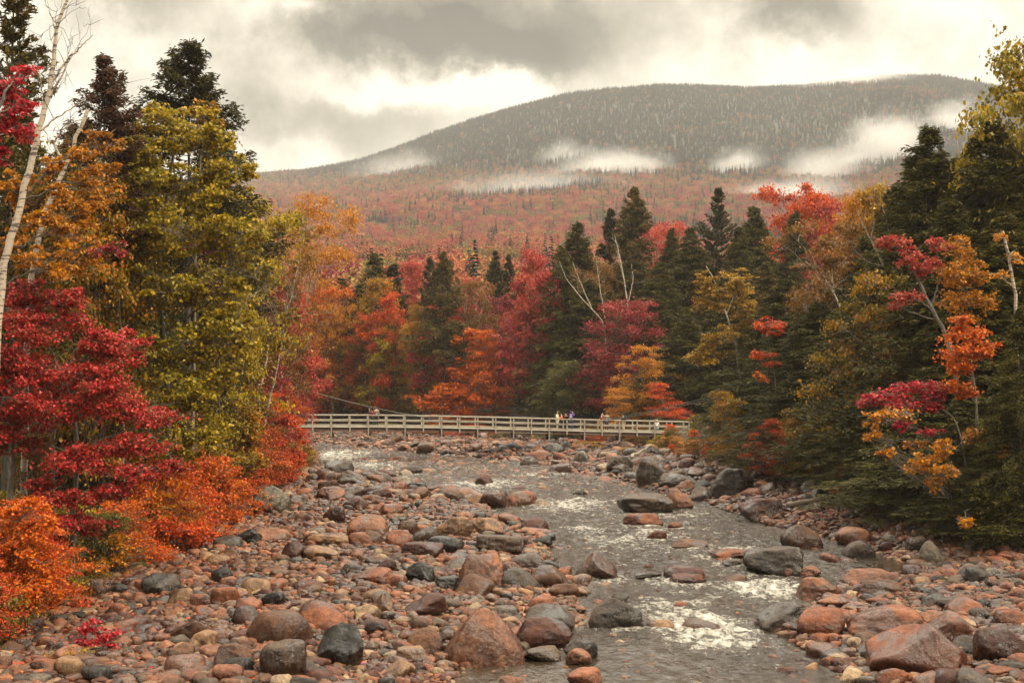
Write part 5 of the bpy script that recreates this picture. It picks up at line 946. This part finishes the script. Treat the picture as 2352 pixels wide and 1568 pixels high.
scatter('undergrowth', up_ - [0, 0, .1], np.stack([np.zeros(n), np.zeros(n), g.uniform(0, 6.28, n)], 1), np.stack([s_, s_, s_ * g.uniform(.8, 1.3, n)], 1), ix, np.ones((n, 4)), UNDER, 'low green and brown undergrowth that carpets the banks under the trees')

# fallen leaves on the stones along the banks
bk_ = bank(ST[:, 0], ST[:, 1]); cand = np.nonzero((bk_ > -7) & (ST[:, 1] < 130) & (g.random(len(ST)) < .22 * np.exp(bk_ / 3.5)))[0]; cand = np.concatenate([cand, cand, cand]); n = len(cand)
fx = ST[cand, 0] + g.normal(0, .3, n) * ST[cand, 3]; fy = ST[cand, 1] + g.normal(0, .3, n) * ST[cand, 3]
LITTER = [leaf_mesh('leaf_shape', np.zeros((1, 3)), np.array([[1., 0, 0]]), np.array([.11]), np.array([.042]), np.array([[0, .15, 1.]]), np.array([.6]), np.array([.6]), LEAF[k_]) for k_ in ('crimson', 'orange', 'amber', 'brown')]
s_ = g.uniform(.7, 1.3, n); scatter('fallen_leaves', np.stack([fx, fy, zc[cand] + sz[cand] * .93], 1), np.stack([g.normal(0, .3, n), g.normal(0, .3, n), g.uniform(0, 6.28, n)], 1), np.stack([s_] * 3, 1), g.integers(0, 4, n), np.ones((n, 4)), LITTER, 'red and yellow fallen leaves strewn on the stones by the banks')

# ------------------------------------------------------------------ the forest on the mountain: one mass
def mini(seed, kind, mat):
    r = np.random.default_rng(seed)
    if kind == 'broad':
        cr = Crown()
        for c in range(26):
            w_ = norm(r.normal(size=3)) * r.random() ** .4 * np.array([3.9, 3.9, 4.2]); w_[2] = w_[2] * (1 if w_[2] < 0 else .85); cr.clump(r, w_ + np.array([0, 0, 8.2]), 1.9, 46, .62, float(np.clip(.5 + .05 * w_[2] + r.normal(0, .15), 0, 1)), .55, .1)
        return cr.mesh('broadleaf', mat)
    q = []
    for z in np.arange(1.5, 15, .45):
        t = z / 15; R = 2.7 * (1 - t) ** .9 + .15; m = max(4, int(16 * (1 - t)) + 3); a = r.uniform(0, 6.28, m); rr = R * r.uniform(.45, 1.1, m)
        d = np.stack([np.cos(a), np.sin(a), np.full(m, -.35)], 1); q.append((np.stack([np.cos(a) * rr * .6, np.sin(a) * rr * .6, z + 0 * a], 1), norm(d), rr * .9 + .4, np.full(m, .34), np.tile(UPV, (m, 1)) + r.normal(size=(m, 3)) * .3, r.random(m), np.full(m, .5) + r.normal(0, .15, m)))
    return leaf_mesh('conifer', *[np.concatenate(x) for x in zip(*q)], mat)
m_far_leaf, t, b = newmat('far_leaves')
ta = t.add('ShaderNodeAttribute', attribute_name='tint', attribute_type='INSTANCER'); la = t.add('ShaderNodeAttribute', attribute_name='leaf')
sp = t.add('ShaderNodeSeparateColor'); t.l.new(la.outputs['Color'], sp.inputs[0])
sc_ = t.math('ADD', .55, t.math('ADD', t.math('MULTIPLY', sp.outputs[0], .35), t.math('MULTIPLY', sp.outputs[1], .55)))
vm = t.add('ShaderNodeVectorMath', operation='SCALE'); t.l.new(ta.outputs['Color'], vm.inputs[0]); t.l.new(sc_, vm.inputs['Scale']); t.l.new(vm.outputs[0], b.inputs['Base Color']); setin(b, Roughness=.7)
b.inputs['Specular IOR Level'].default_value = .04
FARP = [mini(80 + i, 'broad', m_far_leaf) for i in range(4)] + [mini(90 + i, 'con', m_far_leaf) for i in range(3)]
fp = []
for (y0, y1, cell) in ((207, 600, 52), (600, 1300, 58), (1300, 3050, 36)):
    area = .92 * (y1 ** 2 - y0 ** 2) / 2; n = int(area / cell); y = np.sqrt(g.uniform(y0 ** 2, y1 ** 2, n)); a = g.uniform(-.42, .50, n); fp.append(np.stack([a * y, y], 1))
fp = np.concatenate(fp); x, y = fp[:, 0], fp[:, 1]; z = np.maximum(mountain_z(x, y), ground_z(x, y)); n = len(fp)
u = 512 + x / y * F; v = HOR - (z - H) / y * F
pn = fbm(x / 160., y / 260., s=61, o=3); pn2 = fbm(x / 60., y / 90., s=62, o=2)
high = smooth((196 - v) / 40) * smooth((y - 1100) / 500)
pc = .10 + .16 * np.clip(pn * 2, 0, 1) + high * (.95 - .15 * smooth((u - 600) / 250)) + .55 * smooth((pn - .25) * 4) * (1 - high) + np.where(high > .3, -.60 * np.clip(pn2 * 2.4 - .6, 0, 1) * np.clip(.45 + (u - 520) / 300, .35, 1), 0)
con = g.random(n) < np.clip(pc, .05, .97)
pal = np.array([(.36, .085, .055), (.38, .13, .060), (.36, .17, .05), (.23, .16, .045), (.17, .14, .040), (.28, .055, .055), (.10, .10, .030)])
wlow = np.array([.30, .26, .12, .10, .06, .12, .04]); whigh = np.array([.06, .20, .24, .20, .18, .02, .10])
ch = np.array([g.choice(7, p=(wlow * (1 - h_) + whigh * h_) / (wlow * (1 - h_) + whigh * h_).sum()) for h_ in smooth((215 - v) / 40)])
tint_ = pal[ch] * g.uniform(.8, 1.25, (n, 1)) * (1 - .40 * high[:, None]); tint_ = np.where(con[:, None], np.array([.010, .020, .013]) * g.uniform(.8, 1.3, (n, 1)), tint_)
s_ = g.uniform(.65, 1.15, n) * np.interp(y, [300, 1300, 2000], [1.25, .95, .66])
idx = np.where(con, 4 + g.integers(0, 3, n), g.integers(0, 4, n))
scatter('mountain_forest', np.stack([x, y, z - .5], 1), np.stack([np.zeros(n), np.zeros(n), g.uniform(0, 6.28, n)], 1), np.stack([s_, s_, s_ * g.uniform(.85, 1.25, n)], 1), idx, np.concatenate([tint_, np.ones((n, 1))], 1), FARP, 'autumn forest covering the mountain and the valley floor')
print('forest', n)

# ------------------------------------------------------------------ suspension footbridge
WOOD = mat_plain('weathered_timber', (.38, .34, .275), .85, .35, (1.2, 6, 14)); DWOOD = mat_plain('dark_red_timber', (.13, .075, .055), .8, .6, (.8, 6, 10)); GWOOD = mat_plain('grey_beam_timber', (.22, .19, .155), .85, .4, (.8, 6, 10))
STEEL = mat_plain('dark_steel', (.045, .043, .04), .5, .3, (5, 5, 5), .6); CABLE = mat_plain('galvanised_cable', (.10, .095, .085), .55, .2, (8, 8, 8), .3)
def q4(u, v, D): return px(u * K / 4, v * K / 4, D)
A = q4(1130, 1656, 128.8)[:2]; B = q4(2772, 1684, 134.6)[:2]
BL = float(np.linalg.norm(B - A)); be = (B - A) / BL; bn = np.array([-be[1], be[0]])
def brail(s):
    p = A + be * s; u4 = 2048 + p[0] / p[1] * F * 4
    y4 = np.interp(u4, [1130, 1500, 1750, 2000, 2380, 2772], [1656, 1657, 1660.5, 1666, 1676, 1684.5]); return H + (HOR * 4 - y4) / (F * 4) * p[1]
def bp3(s, off, dz): p = A + be * s + bn * off; return np.array([p[0], p[1], brail(s) + dz])
BW = 1.85; DK = -1.10
br = thing('footbridge', 'weathered timber suspension footbridge crossing the river with people on it', 'bridge', (*(A + be * BL / 2 + bn * BW / 2), 0.))
BO = np.array(br.location); bx3 = np.array([[be[0], be[1], 0], [bn[0], bn[1], 0], [0, 0, 1]])
def bpart(name, gt, mat): return ob(name, gt.mesh(name, mat, False, BO), br)
def sx_of(u4):     # distance along the bridge of a column in the photograph
    k = (u4 - 2048) / (F * 4); return float((k * A[1] - A[0]) / (be[0] - k * be[1]))
s_post = np.linspace(sx_of(1251), sx_of(2756), 22)
segs = np.concatenate([[0.], s_post, [BL]])
def run(name, off, dz, wd, ht, mat):
    gt = Geo()
    for a, b in zip(segs[:-1], segs[1:]): gt.beam(bp3(a, off, dz), bp3(b - .012, off, dz), wd, ht)
    return bpart(name, gt, mat)
for off, sg in ((0, -1), (BW, 1)):
    run('top_rail', off, -.045, .20, .075, WOOD); run('middle_rail', off + sg * -.052, -.52, .045, .145, WOOD); run('toe_rail', off + sg * -.055, -1.0, .05, .14, WOOD)
    for i, s in enumerate(s_post):
        long_ = i % 2 == 1; gt = Geo(); lo = -1.98 if long_ else -1.50; c = bp3(s, off + sg * .02, 0)
        gt.box(c + [0, 0, (-.085 + lo) / 2], (.115, .10, -lo - .085), bx3); bpart('post', gt, WOOD)
        if long_:
            gt = Geo(); gt.box(bp3(s + .17, off + sg * .02, -1.80), (.19, .20, .26), bx3); bpart('hanger_bracket', gt, STEEL)
gt = Geo(); pl = np.arange(.05, BL - .1, .155)
for s in pl: gt.box(bp3(s, BW / 2, DK - .035), (.143, BW + .12, .05), bx3)
bpart('deck', gt, WOOD)
for off, sg in ((.14, -1), (BW - .14, 1)):
    cuts = [0, sx_of(1980), sx_of(2212), sx_of(2322), sx_of(2490), sx_of(2605), BL]
    for k_ in range(6):
        gt = Geo(); gt.beam(bp3(cuts[k_] + .02, off, DK - .215), bp3(cuts[k_ + 1], off, DK - .215), .14, .27); bpart('stringer', gt, (DWOOD, GWOOD, DWOOD, GWOOD, DWOOD, GWOOD)[k_])
for i, s in enumerate(s_post):
    if i % 2 == 1: gt = Geo(); gt.box(bp3(s, BW / 2, DK - .50), (.16, BW - .3, .24), bx3); bpart('floor_beam', gt, DWOOD)
CP = [(1100, 1522), (1191, 1549), (1370, 1600), (1483, 1627), (1624, 1656), (1760, 1676), (1907, 1688), (2060, 1693.5), (2199, 1696), (2340, 1687), (2484, 1673), (2620, 1645), (2746, 1617), (2880, 1584), (2960, 1562)]
def cable_z(s): p = A + be * s; u4 = 2048 + p[0] / p[1] * F * 4; y4 = np.interp(u4, [c[0] for c in CP], [c[1] for c in CP]); return H + (HOR * 4 - y4) / (F * 4) * p[1]
for off in (-.16, BW + .16):
    ss = np.linspace(sx_of(1085), sx_of(2950), 60); zz = np.array([cable_z(s) for s in ss])
    for _ in range(3): zz[1:-1] = (zz[:-2] + 2 * zz[1:-1] + zz[2:]) / 4
    gt = Geo(); gt.tube([(*(A + be * s + bn * off), z) for s, z in zip(ss, zz)], .022, 6); bpart('cable', gt, CABLE)
    for i, s in enumerate(s_post):
        if i % 2 == 1:
            p = A + be * (s + .13) + bn * off; zc_ = np.interp(s + .13, ss, zz); gt = Geo(); gt.tube([(p[0], p[1], zc_), (p[0], p[1], (zc_ + brail(s) - 1.8) / 2), (p[0], p[1], brail(s) - 1.8)], .014, 5); bpart('hanger', gt, CABLE)
    for u4 in (1085, 2950):
        s = sx_of(u4); p = A + be * s + bn * off; z0 = float(ground_z(*p)); gt = Geo(); gt.box((p[0], p[1], (cable_z(s) + .4 + z0 - .5) / 2), (.32, .32, cable_z(s) + .4 - z0 + .5), bx3); bpart('tower_post', gt, GWOOD)
for s, w_ in ((-1.3, 2.6), (BL + 1.4, 2.8)):
    gt = Geo(); p = A + be * s + bn * BW / 2; zt = brail(np.clip(s, 0, BL)) + DK - .07; gt.box((p[0], p[1], (zt - 1) / 2), (w_, BW + .6, zt + 1), bx3); bpart('abutment', gt, mat_plain('abutment_stone', (.2, .18, .15), .9))

# ------------------------------------------------------------------ people on the bridge
def skinned(name, joints, bones, mat, parent, sub=2):
    """one continuous surface grown along connected joints {key: (x, y, z, radius)}"""
    ks = list(joints); me = bpy.data.meshes.new(name); me.from_pydata([joints[k][:3] for k in ks], [(ks.index(a), ks.index(b)) for a, b in bones], []); me.materials.append(mat)
    o = ob(name, me, parent); md = o.modifiers.new('skin', 'SKIN'); md.use_smooth_shade = True
    if not me.skin_vertices: 
        pass
    for i, k in enumerate(ks):
        r = joints[k][3]; me.skin_vertices[0].data[i].radius = (r if isinstance(r, tuple) else (r, r)); me.skin_vertices[0].data[i].use_root = (i == 0)
    sb = o.modifiers.new('subdivision', 'SUBSURF'); sb.levels = 1; sb.render_levels = sub; return o
SKINM = mat_plain('skin', (.50, .30, .21), .55, .06); EYEM = mat_plain('eye', (.03, .025, .02), .3); LIPM = mat_plain('lips', (.36, .14, .11), .5)
def cloth(c, name='cloth', var=.12): return mat_plain(name, c, .85, var, (5, 5, 5))
def checked(name, a, b_, c_):
    m, t, b = newmat(name); tc = t.add('ShaderNodeTexCoord').outputs['Object']; ch = t.add('ShaderNodeTexChecker'); ch.inputs['Scale'].default_value = 15; t.l.new(tc, ch.inputs['Vector']); ch.inputs['Color1'].default_value = (*a, 1); ch.inputs['Color2'].default_value = (*b_, 1)
    n = t.noise(t.vmul(tc, (1, 1, 22)), 1.2, 1); t.l.new(t.mix(t.math('GREATER_THAN', n.outputs['Fac'], .58), ch.outputs[0], c_), b.inputs['Base Color']); setin(b, Roughness=.9); return m
def camo(name, cols):
    m, t, b = newmat(name); tc = t.add('ShaderNodeTexCoord').outputs['Object']; n = t.noise(tc, 9, 2); t.l.new(t.ramp(n.outputs['Fac'], [(.3 + .1 * i, c) for i, c in enumerate(cols)], 'CONSTANT'), b.inputs['Base Color']); setin(b, Roughness=.9); return m
def person(u4, off, face, h, label, top, legs, hairc, hair='short', pose='stand', arms='down', cap=None, hood=None, sleeve=True, bag=None, logo=None, phone=None, stride=.0):
    """face: direction the person looks, degrees from away-from-camera, anticlockwise; lower case numbers are metres"""
    s = sx_of(u4); foot = bp3(s, off, DK - .005)
    e = thing('person', label, 'person', foot, 'people on the footbridge', math.radians(face)); k = h / 1.72
    def J(x, y, z, r): return (x * k, y * k, z * k, r * k if not isinstance(r, tuple) else (r[0] * k, r[1] * k))
    dz = -.52 if pose == 'crouch' else 0.; ly = .0; j = {}
    fwd = .10 if pose == 'lean' else (.20 if pose == 'crouch' else .015)
    j['pelvis'] = J(0, 0, .93 + dz, (.125, .10)); j['waist'] = J(0, fwd * .25, 1.08 + dz, (.115, .09)); j['chest'] = J(0, fwd * .6, 1.28 + dz, (.145, .10)); j['collar'] = J(0, fwd * .8, 1.42 + dz, (.085, .07)); j['neck'] = J(0, fwd * .9 + .01, 1.50 + dz, .055)
    j['jaw'] = J(0, fwd + .03, 1.555 + dz, (.068, .075)); j['skull'] = J(0, fwd + .015, 1.635 + dz, (.078, .092)); j['crown'] = J(0, fwd + .005, 1.695 + dz, (.055, .065)); j['nose'] = J(0, fwd + .112, 1.60 + dz, .013)
    bones = [('pelvis', 'waist'), ('waist', 'chest'), ('chest', 'collar'), ('collar', 'neck'), ('neck', 'jaw'), ('jaw', 'skull'), ('skull', 'crown'), ('skull', 'nose')]
    hands = {}
    for sd, n in ((-1, 'l'), (1, 'r')):
        j[n + 'hip'] = J(sd * .095, 0, .88 + dz, .092)
        if pose == 'crouch': j[n + 'knee'] = J(sd * .17, .36, .52, .062); j[n + 'ankle'] = J(sd * .13, .05, .10, .042); j[n + 'toe'] = J(sd * .15, .20, .045, .04)
        else:
            st = stride * sd; j[n + 'knee'] = J(sd * .10, .03 + st * .5, .49, .062); j[n + 'ankle'] = J(sd * .10, -.01 + st, .09, .042); j[n + 'toe'] = J(sd * .115, .15 + st, .035, .04)
        j[n + 'shoulder'] = J(sd * .175, fwd * .8, 1.40 + dz, .062)
        a = arms if isinstance(arms, str) else arms[0 if sd < 0 else 1]
        el_, wr = {'down': ((.225, -.03, 1.12), (.225, .05, .88)), 'bent': ((.23, -.02, 1.13), (.13, .22, 1.14)), 'up': ((.25, .16, 1.32), (.10, .26, 1.58)), 'rail': ((.23, .12, 1.16), (.20, .36, 1.10)), 'knees': ((.22, .22, 1.15), (.12, .42, 1.05)), 'cross': ((.24, .02, 1.14), (.0, .19, 1.16))}[a]
        j[n + 'elbow'] = J(sd * el_[0], el_[1] + fwd * .5, el_[2] + dz, .045); j[n + 'wrist'] = J(sd * wr[0], wr[1] + fwd * .5, wr[2] + dz, .028)
        w3 = np.array([sd * wr[0], wr[1] + fwd * .5, wr[2] + dz]); d = norm(w3 - np.array([sd * el_[0], el_[1] + fwd * .5, el_[2] + dz])); sdv = norm(np.cross(d, [0, .3, 1.])); pm = w3 + d * .075
        j[n + 'palm'] = J(*pm, (.034, .018)); bones += [('pelvis', n + 'hip'), (n + 'hip', n + 'knee'), (n + 'knee', n + 'ankle'), (n + 'ankle', n + 'toe'), ('collar', n + 'shoulder'), (n + 'shoulder', n + 'elbow'), (n + 'elbow', n + 'wrist'), (n + 'wrist', n + 'palm')]
        for fi, (o_, ln) in enumerate(((-.03, .070), (-.010, .082), (.010, .078), (.028, .060))):
            b1 = pm + d * .035 + sdv * o_; t1 = b1 + d * ln * .5; t2 = t1 + d * ln * .4 + np.array([0, -.012, -.015]); j[f'{n}f{fi}'] = J(*t1, .0085); j[f'{n}g{fi}'] = J(*t2, .0075); bones += [(n + 'palm', f'{n}f{fi}'), (f'{n}f{fi}', f'{n}g{fi}')]
        th = w3 + d * .03 - sdv * .05 + np.array([0, .01, 0]); j[n + 'th'] = J(*th, .0105); bones.append((n + 'wrist', n + 'th')); hands[n] = pm * k
    skinned('body', j, bones, SKINM, e)
    def sub(keys, grow, trim={}):
        q = {}
        for kk in keys:
            x = j[kk]; r = x[3]; r = (r[0] + grow, r[1] + grow) if isinstance(r, tuple) else (r + grow, r + grow); q[kk] = (*x[:3], tuple(v * trim.get(kk, 1) for v in r))
        return q, [b_ for b_ in bones if b_[0] in keys and b_[1] in keys]
    tk = ['pelvis', 'waist', 'chest', 'collar', 'lshoulder', 'rshoulder', 'lelbow', 'relbow'] + (['lwrist', 'rwrist'] if sleeve else [])
    q, bb = sub(tk, .032, {'pelvis': 1.08, 'lelbow': .9, 'relbow': .9}); skinned('jacket', q, bb, top, e)
    q, bb = sub(['pelvis', 'lhip', 'rhip', 'lknee', 'rknee', 'lankle', 'rankle'], .022); skinned('trousers', q, bb, legs, e)
    for n in 'lr': q, bb = sub([n + 'ankle', n + 'toe'], .016); skinned('shoe', q, bb, cloth((.06, .055, .05), 'shoe'), e)
    hz = {'skull': (*j['skull'][:2], j['skull'][2] + .012 * k, (.086 * k, .094 * k)), 'top': (0, j['crown'][1] - .012 * k, j['crown'][2] + .012 * k, (.066 * k, .072 * k)), 'back': (0, j['skull'][1] - .055 * k, j['skull'][2] - .01 * k, (.075 * k, .06 * k))}
    hz['skull'] = (0, j['skull'][1] - .022 * k, j['skull'][2] + .02 * k, (.085 * k, .088 * k)); hb = [('skull', 'top'), ('skull', 'back')]
    if hair == 'long': hz['nape'] = (0, j['neck'][1] - .085 * k, j['neck'][2] + .02 * k, (.085 * k, .05 * k)); hz['tips'] = (0, j['chest'][1] - .125 * k, j['chest'][2] + .05 * k, (.075 * k, .03 * k)); hb += [('back', 'nape'), ('nape', 'tips')]
    if hood is None: skinned('hair', hz, hb, cloth(hairc, 'hair', .3), e)
    else:
        hh = {kk: (x[0], x[1] - .012 * k, x[2], (x[3][0] * 1.16, x[3][1] * 1.14)) for kk, x in hz.items()}; hh['nape'] = (0, j['neck'][1] - .04 * k, j['neck'][2] - .02 * k, (.10 * k, .09 * k)); skinned('hood', hh, [('skull', 'top'), ('skull', 'back'), ('back', 'nape')], hood, e)
    if cap is not None:
        gt = Geo(); t_ = np.linspace(0, 1.5, 6); gt.tube([(0, j['skull'][1] - .005 * k, j['skull'][2] + (.045 + .065 * math.sin(a)) * k) for a in t_], [(.100 * math.cos(a) + .002) * k for a in t_], 14)
        gt.box((0, j['skull'][1] + .13 * k, j['skull'][2] + .045 * k), (.15 * k, .13 * k, .012 * k)); ob('cap', gt.mesh('cap', cap, True), e)
    for sd in (-1, 1):
        V, Fc = ico(2); ob('eye', mk('eye', V * .012 * k + np.array([sd * .031 * k, j['skull'][1] + .086 * k, j['skull'][2] - .012 * k]), Fc, EYEM, True), e); ob('ear', mk('ear', V * np.array([.012, .02, .032]) * k + np.array([sd * .083 * k, j['skull'][1], j['skull'][2] - .03 * k]), Fc, SKINM, True), e)
    gt = Geo(); gt.box((0, j['jaw'][1] + .074 * k, j['jaw'][2] + .004 * k), (.045 * k, .012 * k, .012 * k)); ob('mouth', gt.mesh('mouth', LIPM), e)
    if logo:
        gt = Geo(); cz = j['chest'][2] - .03 * k; cyy = j['chest'][1] - (.10 + .032 + .022) * k; gt.box((0, cyy, cz), (.20 * k, .02, .24 * k)); lg = ob('back_print', gt.mesh('back_print', cloth((.80, .78, .74), 'white_print', .03)), e)
        for nm, pts in (('letter', [(-.05, .06, .02, .09), (-.03, -.0, .06, .02), (.035, .06, .07, .02), (.01, .02, .02, .07), (.045, -.005, .05, .02), (.06, -.03, .02, .05), (.035, -.06, .07, .02)]), ('border', [(0, .095, .17, .012), (0, -.095, .17, .012)])):
            gt = Geo()
            for (a_, b_, w_, h_) in pts: gt.box((a_ * k, cyy - .0125, cz + b_ * k), (w_ * k, .006, h_ * k))
            ob(nm, gt.mesh(nm, cloth((.10, .06, .2), 'print_ink', .03)), lg)
    if bag:
        gt = Geo(); gt.box((0, j['chest'][1] - .19 * k, j['chest'][2] - .06 * k), (.28 * k, .14 * k, .40 * k)); gt.box((0, j['chest'][1] - .275 * k, j['chest'][2] - .12 * k), (.2 * k, .05 * k, .2 * k)); o = ob('backpack', gt.mesh('backpack', bag), None, foot); o.rotation_euler.z = math.radians(face); tag(o, 'dark backpack worn by the woman in khaki trousers', 'backpack')
    if phone:
        w3 = (hands['l'] + hands['r']) / 2 if phone[1] == 'both' else hands[phone[1]]; gt = Geo(); gt.box(np.array([0, .03, .04]) + w3, (.15 if phone[1] == 'both' else .075, .011, .15 if phone[1] != 'both' else .085)); c3 = Matrix.Rotation(math.radians(face), 3, 'Z') @ Vector(w3)
        gt2 = Geo(); gt2.box((0, .03, .04), (.15 if phone[1] == 'both' else .075, .011, .15 if phone[1] != 'both' else .085)); gt2.box((.03, .04, .06), (.022, .012, .022)); o = ob('phone', gt2.mesh('phone', cloth(phone[0], 'phone', .03)), None, foot + np.array(c3)); o.rotation_euler.z = math.radians(face); tag(o, phone[2], 'phone')
    return e
BK = cloth((.018, .017, .018), 'black_cloth'); JEAN = cloth((.05, .065, .11), 'denim'); CREAM = cloth((.66, .60, .48), 'cream_cloth', .06); DK_ = (.02, .014, .011)
person(1224, .50, 60, 1.66, 'woman in a maroon top and black trousers leaning on the rail at the left end', cloth((.22, .04, .05)), BK, DK_, 'long', 'lean', 'rail')
person(1493, .95, 70, 1.62, 'woman in a red plaid shirt holding up a phone beside a man in a cap', checked('red_plaid', (.30, .03, .04), (.12, .015, .02), (.35, .10, .10)), BK, DK_, 'long', 'stand', ('up', 'bent'), phone=((.6, .6, .6), 'l', 'phone held up by the woman in red plaid'))
person(1508, 1.25, 12, 1.80, 'man in a brown and white plaid shirt and pale cap', checked('brown_plaid', (.34, .26, .20), (.10, .06, .05), (.45, .36, .28)), BK, (.10, .06, .04), 'short', 'stand', 'down', cap=cloth((.5, .48, .44)))
person(2233, .55, -110, 1.76, 'person in a cream hoodie and cream trousers with a tan cap', CREAM, CREAM, DK_, 'short', 'stand', 'bent', cap=cloth((.45, .27, .12)), stride=.06)
person(2254, .85, 80, 1.62, 'woman in a bright orange jacket facing the purple hoodie', cloth((.62, .11, .015)), cloth((.03, .03, .04)), DK_, 'long', 'stand', 'cross')
person(2274, 1.30, 150, 1.60, 'person in black half hidden behind the purple hoodie', BK, BK, DK_, 'long', 'stand', 'bent')
person(2291, .75, -15, 1.80, 'person in a purple hoodie with a white square print photographing upriver', cloth((.11, .055, .27)), JEAN, DK_, 'short', 'stand', 'up', hood=cloth((.11, .055, .27)), logo=True, phone=((.55, .45, .12), 'both', 'yellow-cased phone raised by the person in the purple hoodie'))
person(2411, .70, -80, 1.66, 'woman in a red jacket and yellow trousers', cloth((.30, .05, .06)), cloth((.55, .36, .10)), DK_, 'long', 'stand', 'cross')
person(2421, 1.25, 170, 1.74, 'man with glasses behind the woman in yellow trousers', cloth((.10, .07, .05)), cloth((.20, .08, .03)), DK_, 'short', 'stand', 'cross')
person(2434, .75, 10, 1.76, 'person in a camouflage jacket and jeans with a fur hood down', camo('camouflage', [(.10, .08, .05), (.24, .19, .13), (.36, .29, .21), (.16, .13, .08)]), JEAN, (.12, .08, .05), 'short', 'stand', 'bent')
person(2503, .85, 60, 1.70, 'woman in a black top and light khaki trousers with long dark hair', BK, cloth((.46, .36, .25)), DK_, 'long', 'stand', 'bent', bag=cloth((.03, .03, .035), 'backpack_cloth'))
person(2634, .60, 5, 1.70, 'person in a white hoodie crouching at the right end', cloth((.70, .69, .66), 'white_cloth', .05), cloth((.30, .38, .52)), DK_, 'short', 'crouch', 'knees', hood=cloth((.55, .58, .60)))

# ------------------------------------------------------------------ air: even haze and the low cloud that clings to the slope
hz = Geo(); hz.box((0, 0, 358.5), (24000, 24000, 723))
m_hz, t, b = newmat('valley_haze'); t.n.remove(b); pv = t.add('ShaderNodeVolumePrincipled'); pv.inputs['Color'].default_value = (.90, .915, .92, 1); pv.inputs['Density'].default_value = HAZE_D; pv.inputs['Anisotropy'].default_value = .1
t.l.new(pv.outputs[0], t.n['Material Output'].inputs['Volume'])
tag(ob('haze', hz.mesh('haze', m_hz)), 'thin grey air between the river and the mountain', kind='stuff')
def wisp(u, v, ru, rv, dens, seed, tilt=0., label='', back=.975):
    ys = np.linspace(500, 2750, 900); P_ = np.array([px(u, v, y) for y in ys]); hit = np.nonzero(P_[:, 2] < mountain_z(P_[:, 0], ys))[0]; D = ys[hit[0]] * back if len(hit) else 2600.
    m, t, b = newmat('low_cloud_%d' % seed); t.n.remove(b); tc = t.add('ShaderNodeTexCoord').outputs['Object']
    ln = t.add('ShaderNodeVectorMath', operation='LENGTH'); t.l.new(tc, ln.inputs[0]); asp = ru / rv
    ad = t.add('ShaderNodeVectorMath', operation='ADD'); t.l.new(t.vmul(tc, (asp * .7, asp * .7, .95)), ad.inputs[0]); ad.inputs[1].default_value = (seed * 7.3, seed * 3.1, seed * 1.7)
    n = t.noise(ad.outputs[0], 2.0, 6, .66, .5); fall = t.math('SUBTRACT', 1.0, ln.outputs['Value'], clamp=True)
    d = t.math('MULTIPLY', t.math('SUBTRACT', t.math('ADD', n.outputs['Fac'], t.math('MULTIPLY', fall, .62)), .66), 3.2, clamp=True); d = t.math('MULTIPLY', t.math('MULTIPLY', d, fall), dens)
    pv = t.add('ShaderNodeVolumePrincipled'); pv.inputs['Color'].default_value = (.985, .98, .965, 1); t.l.new(d, pv.inputs['Density']); pv.inputs['Anisotropy'].default_value = 0.
    t.l.new(pv.outputs[0], t.n['Material Output'].inputs['Volume'])
    V, Fc = ico(3); o = ob('low_cloud', mk('low_cloud', V, Fc, m, True), None, px(u, v, D)); o.scale = (ru / K / F * D, min(ru / K / F * D * .6, 190), rv / K / F * D); o.rotation_euler.y = -tilt
    return tag(o, label, kind='stuff')
for i, (u, v, ru, rv, de, ti, la) in enumerate(WISPS): wisp(u, v, ru, rv, de, i + 1, ti, la)
print('objects', len(SC.objects))
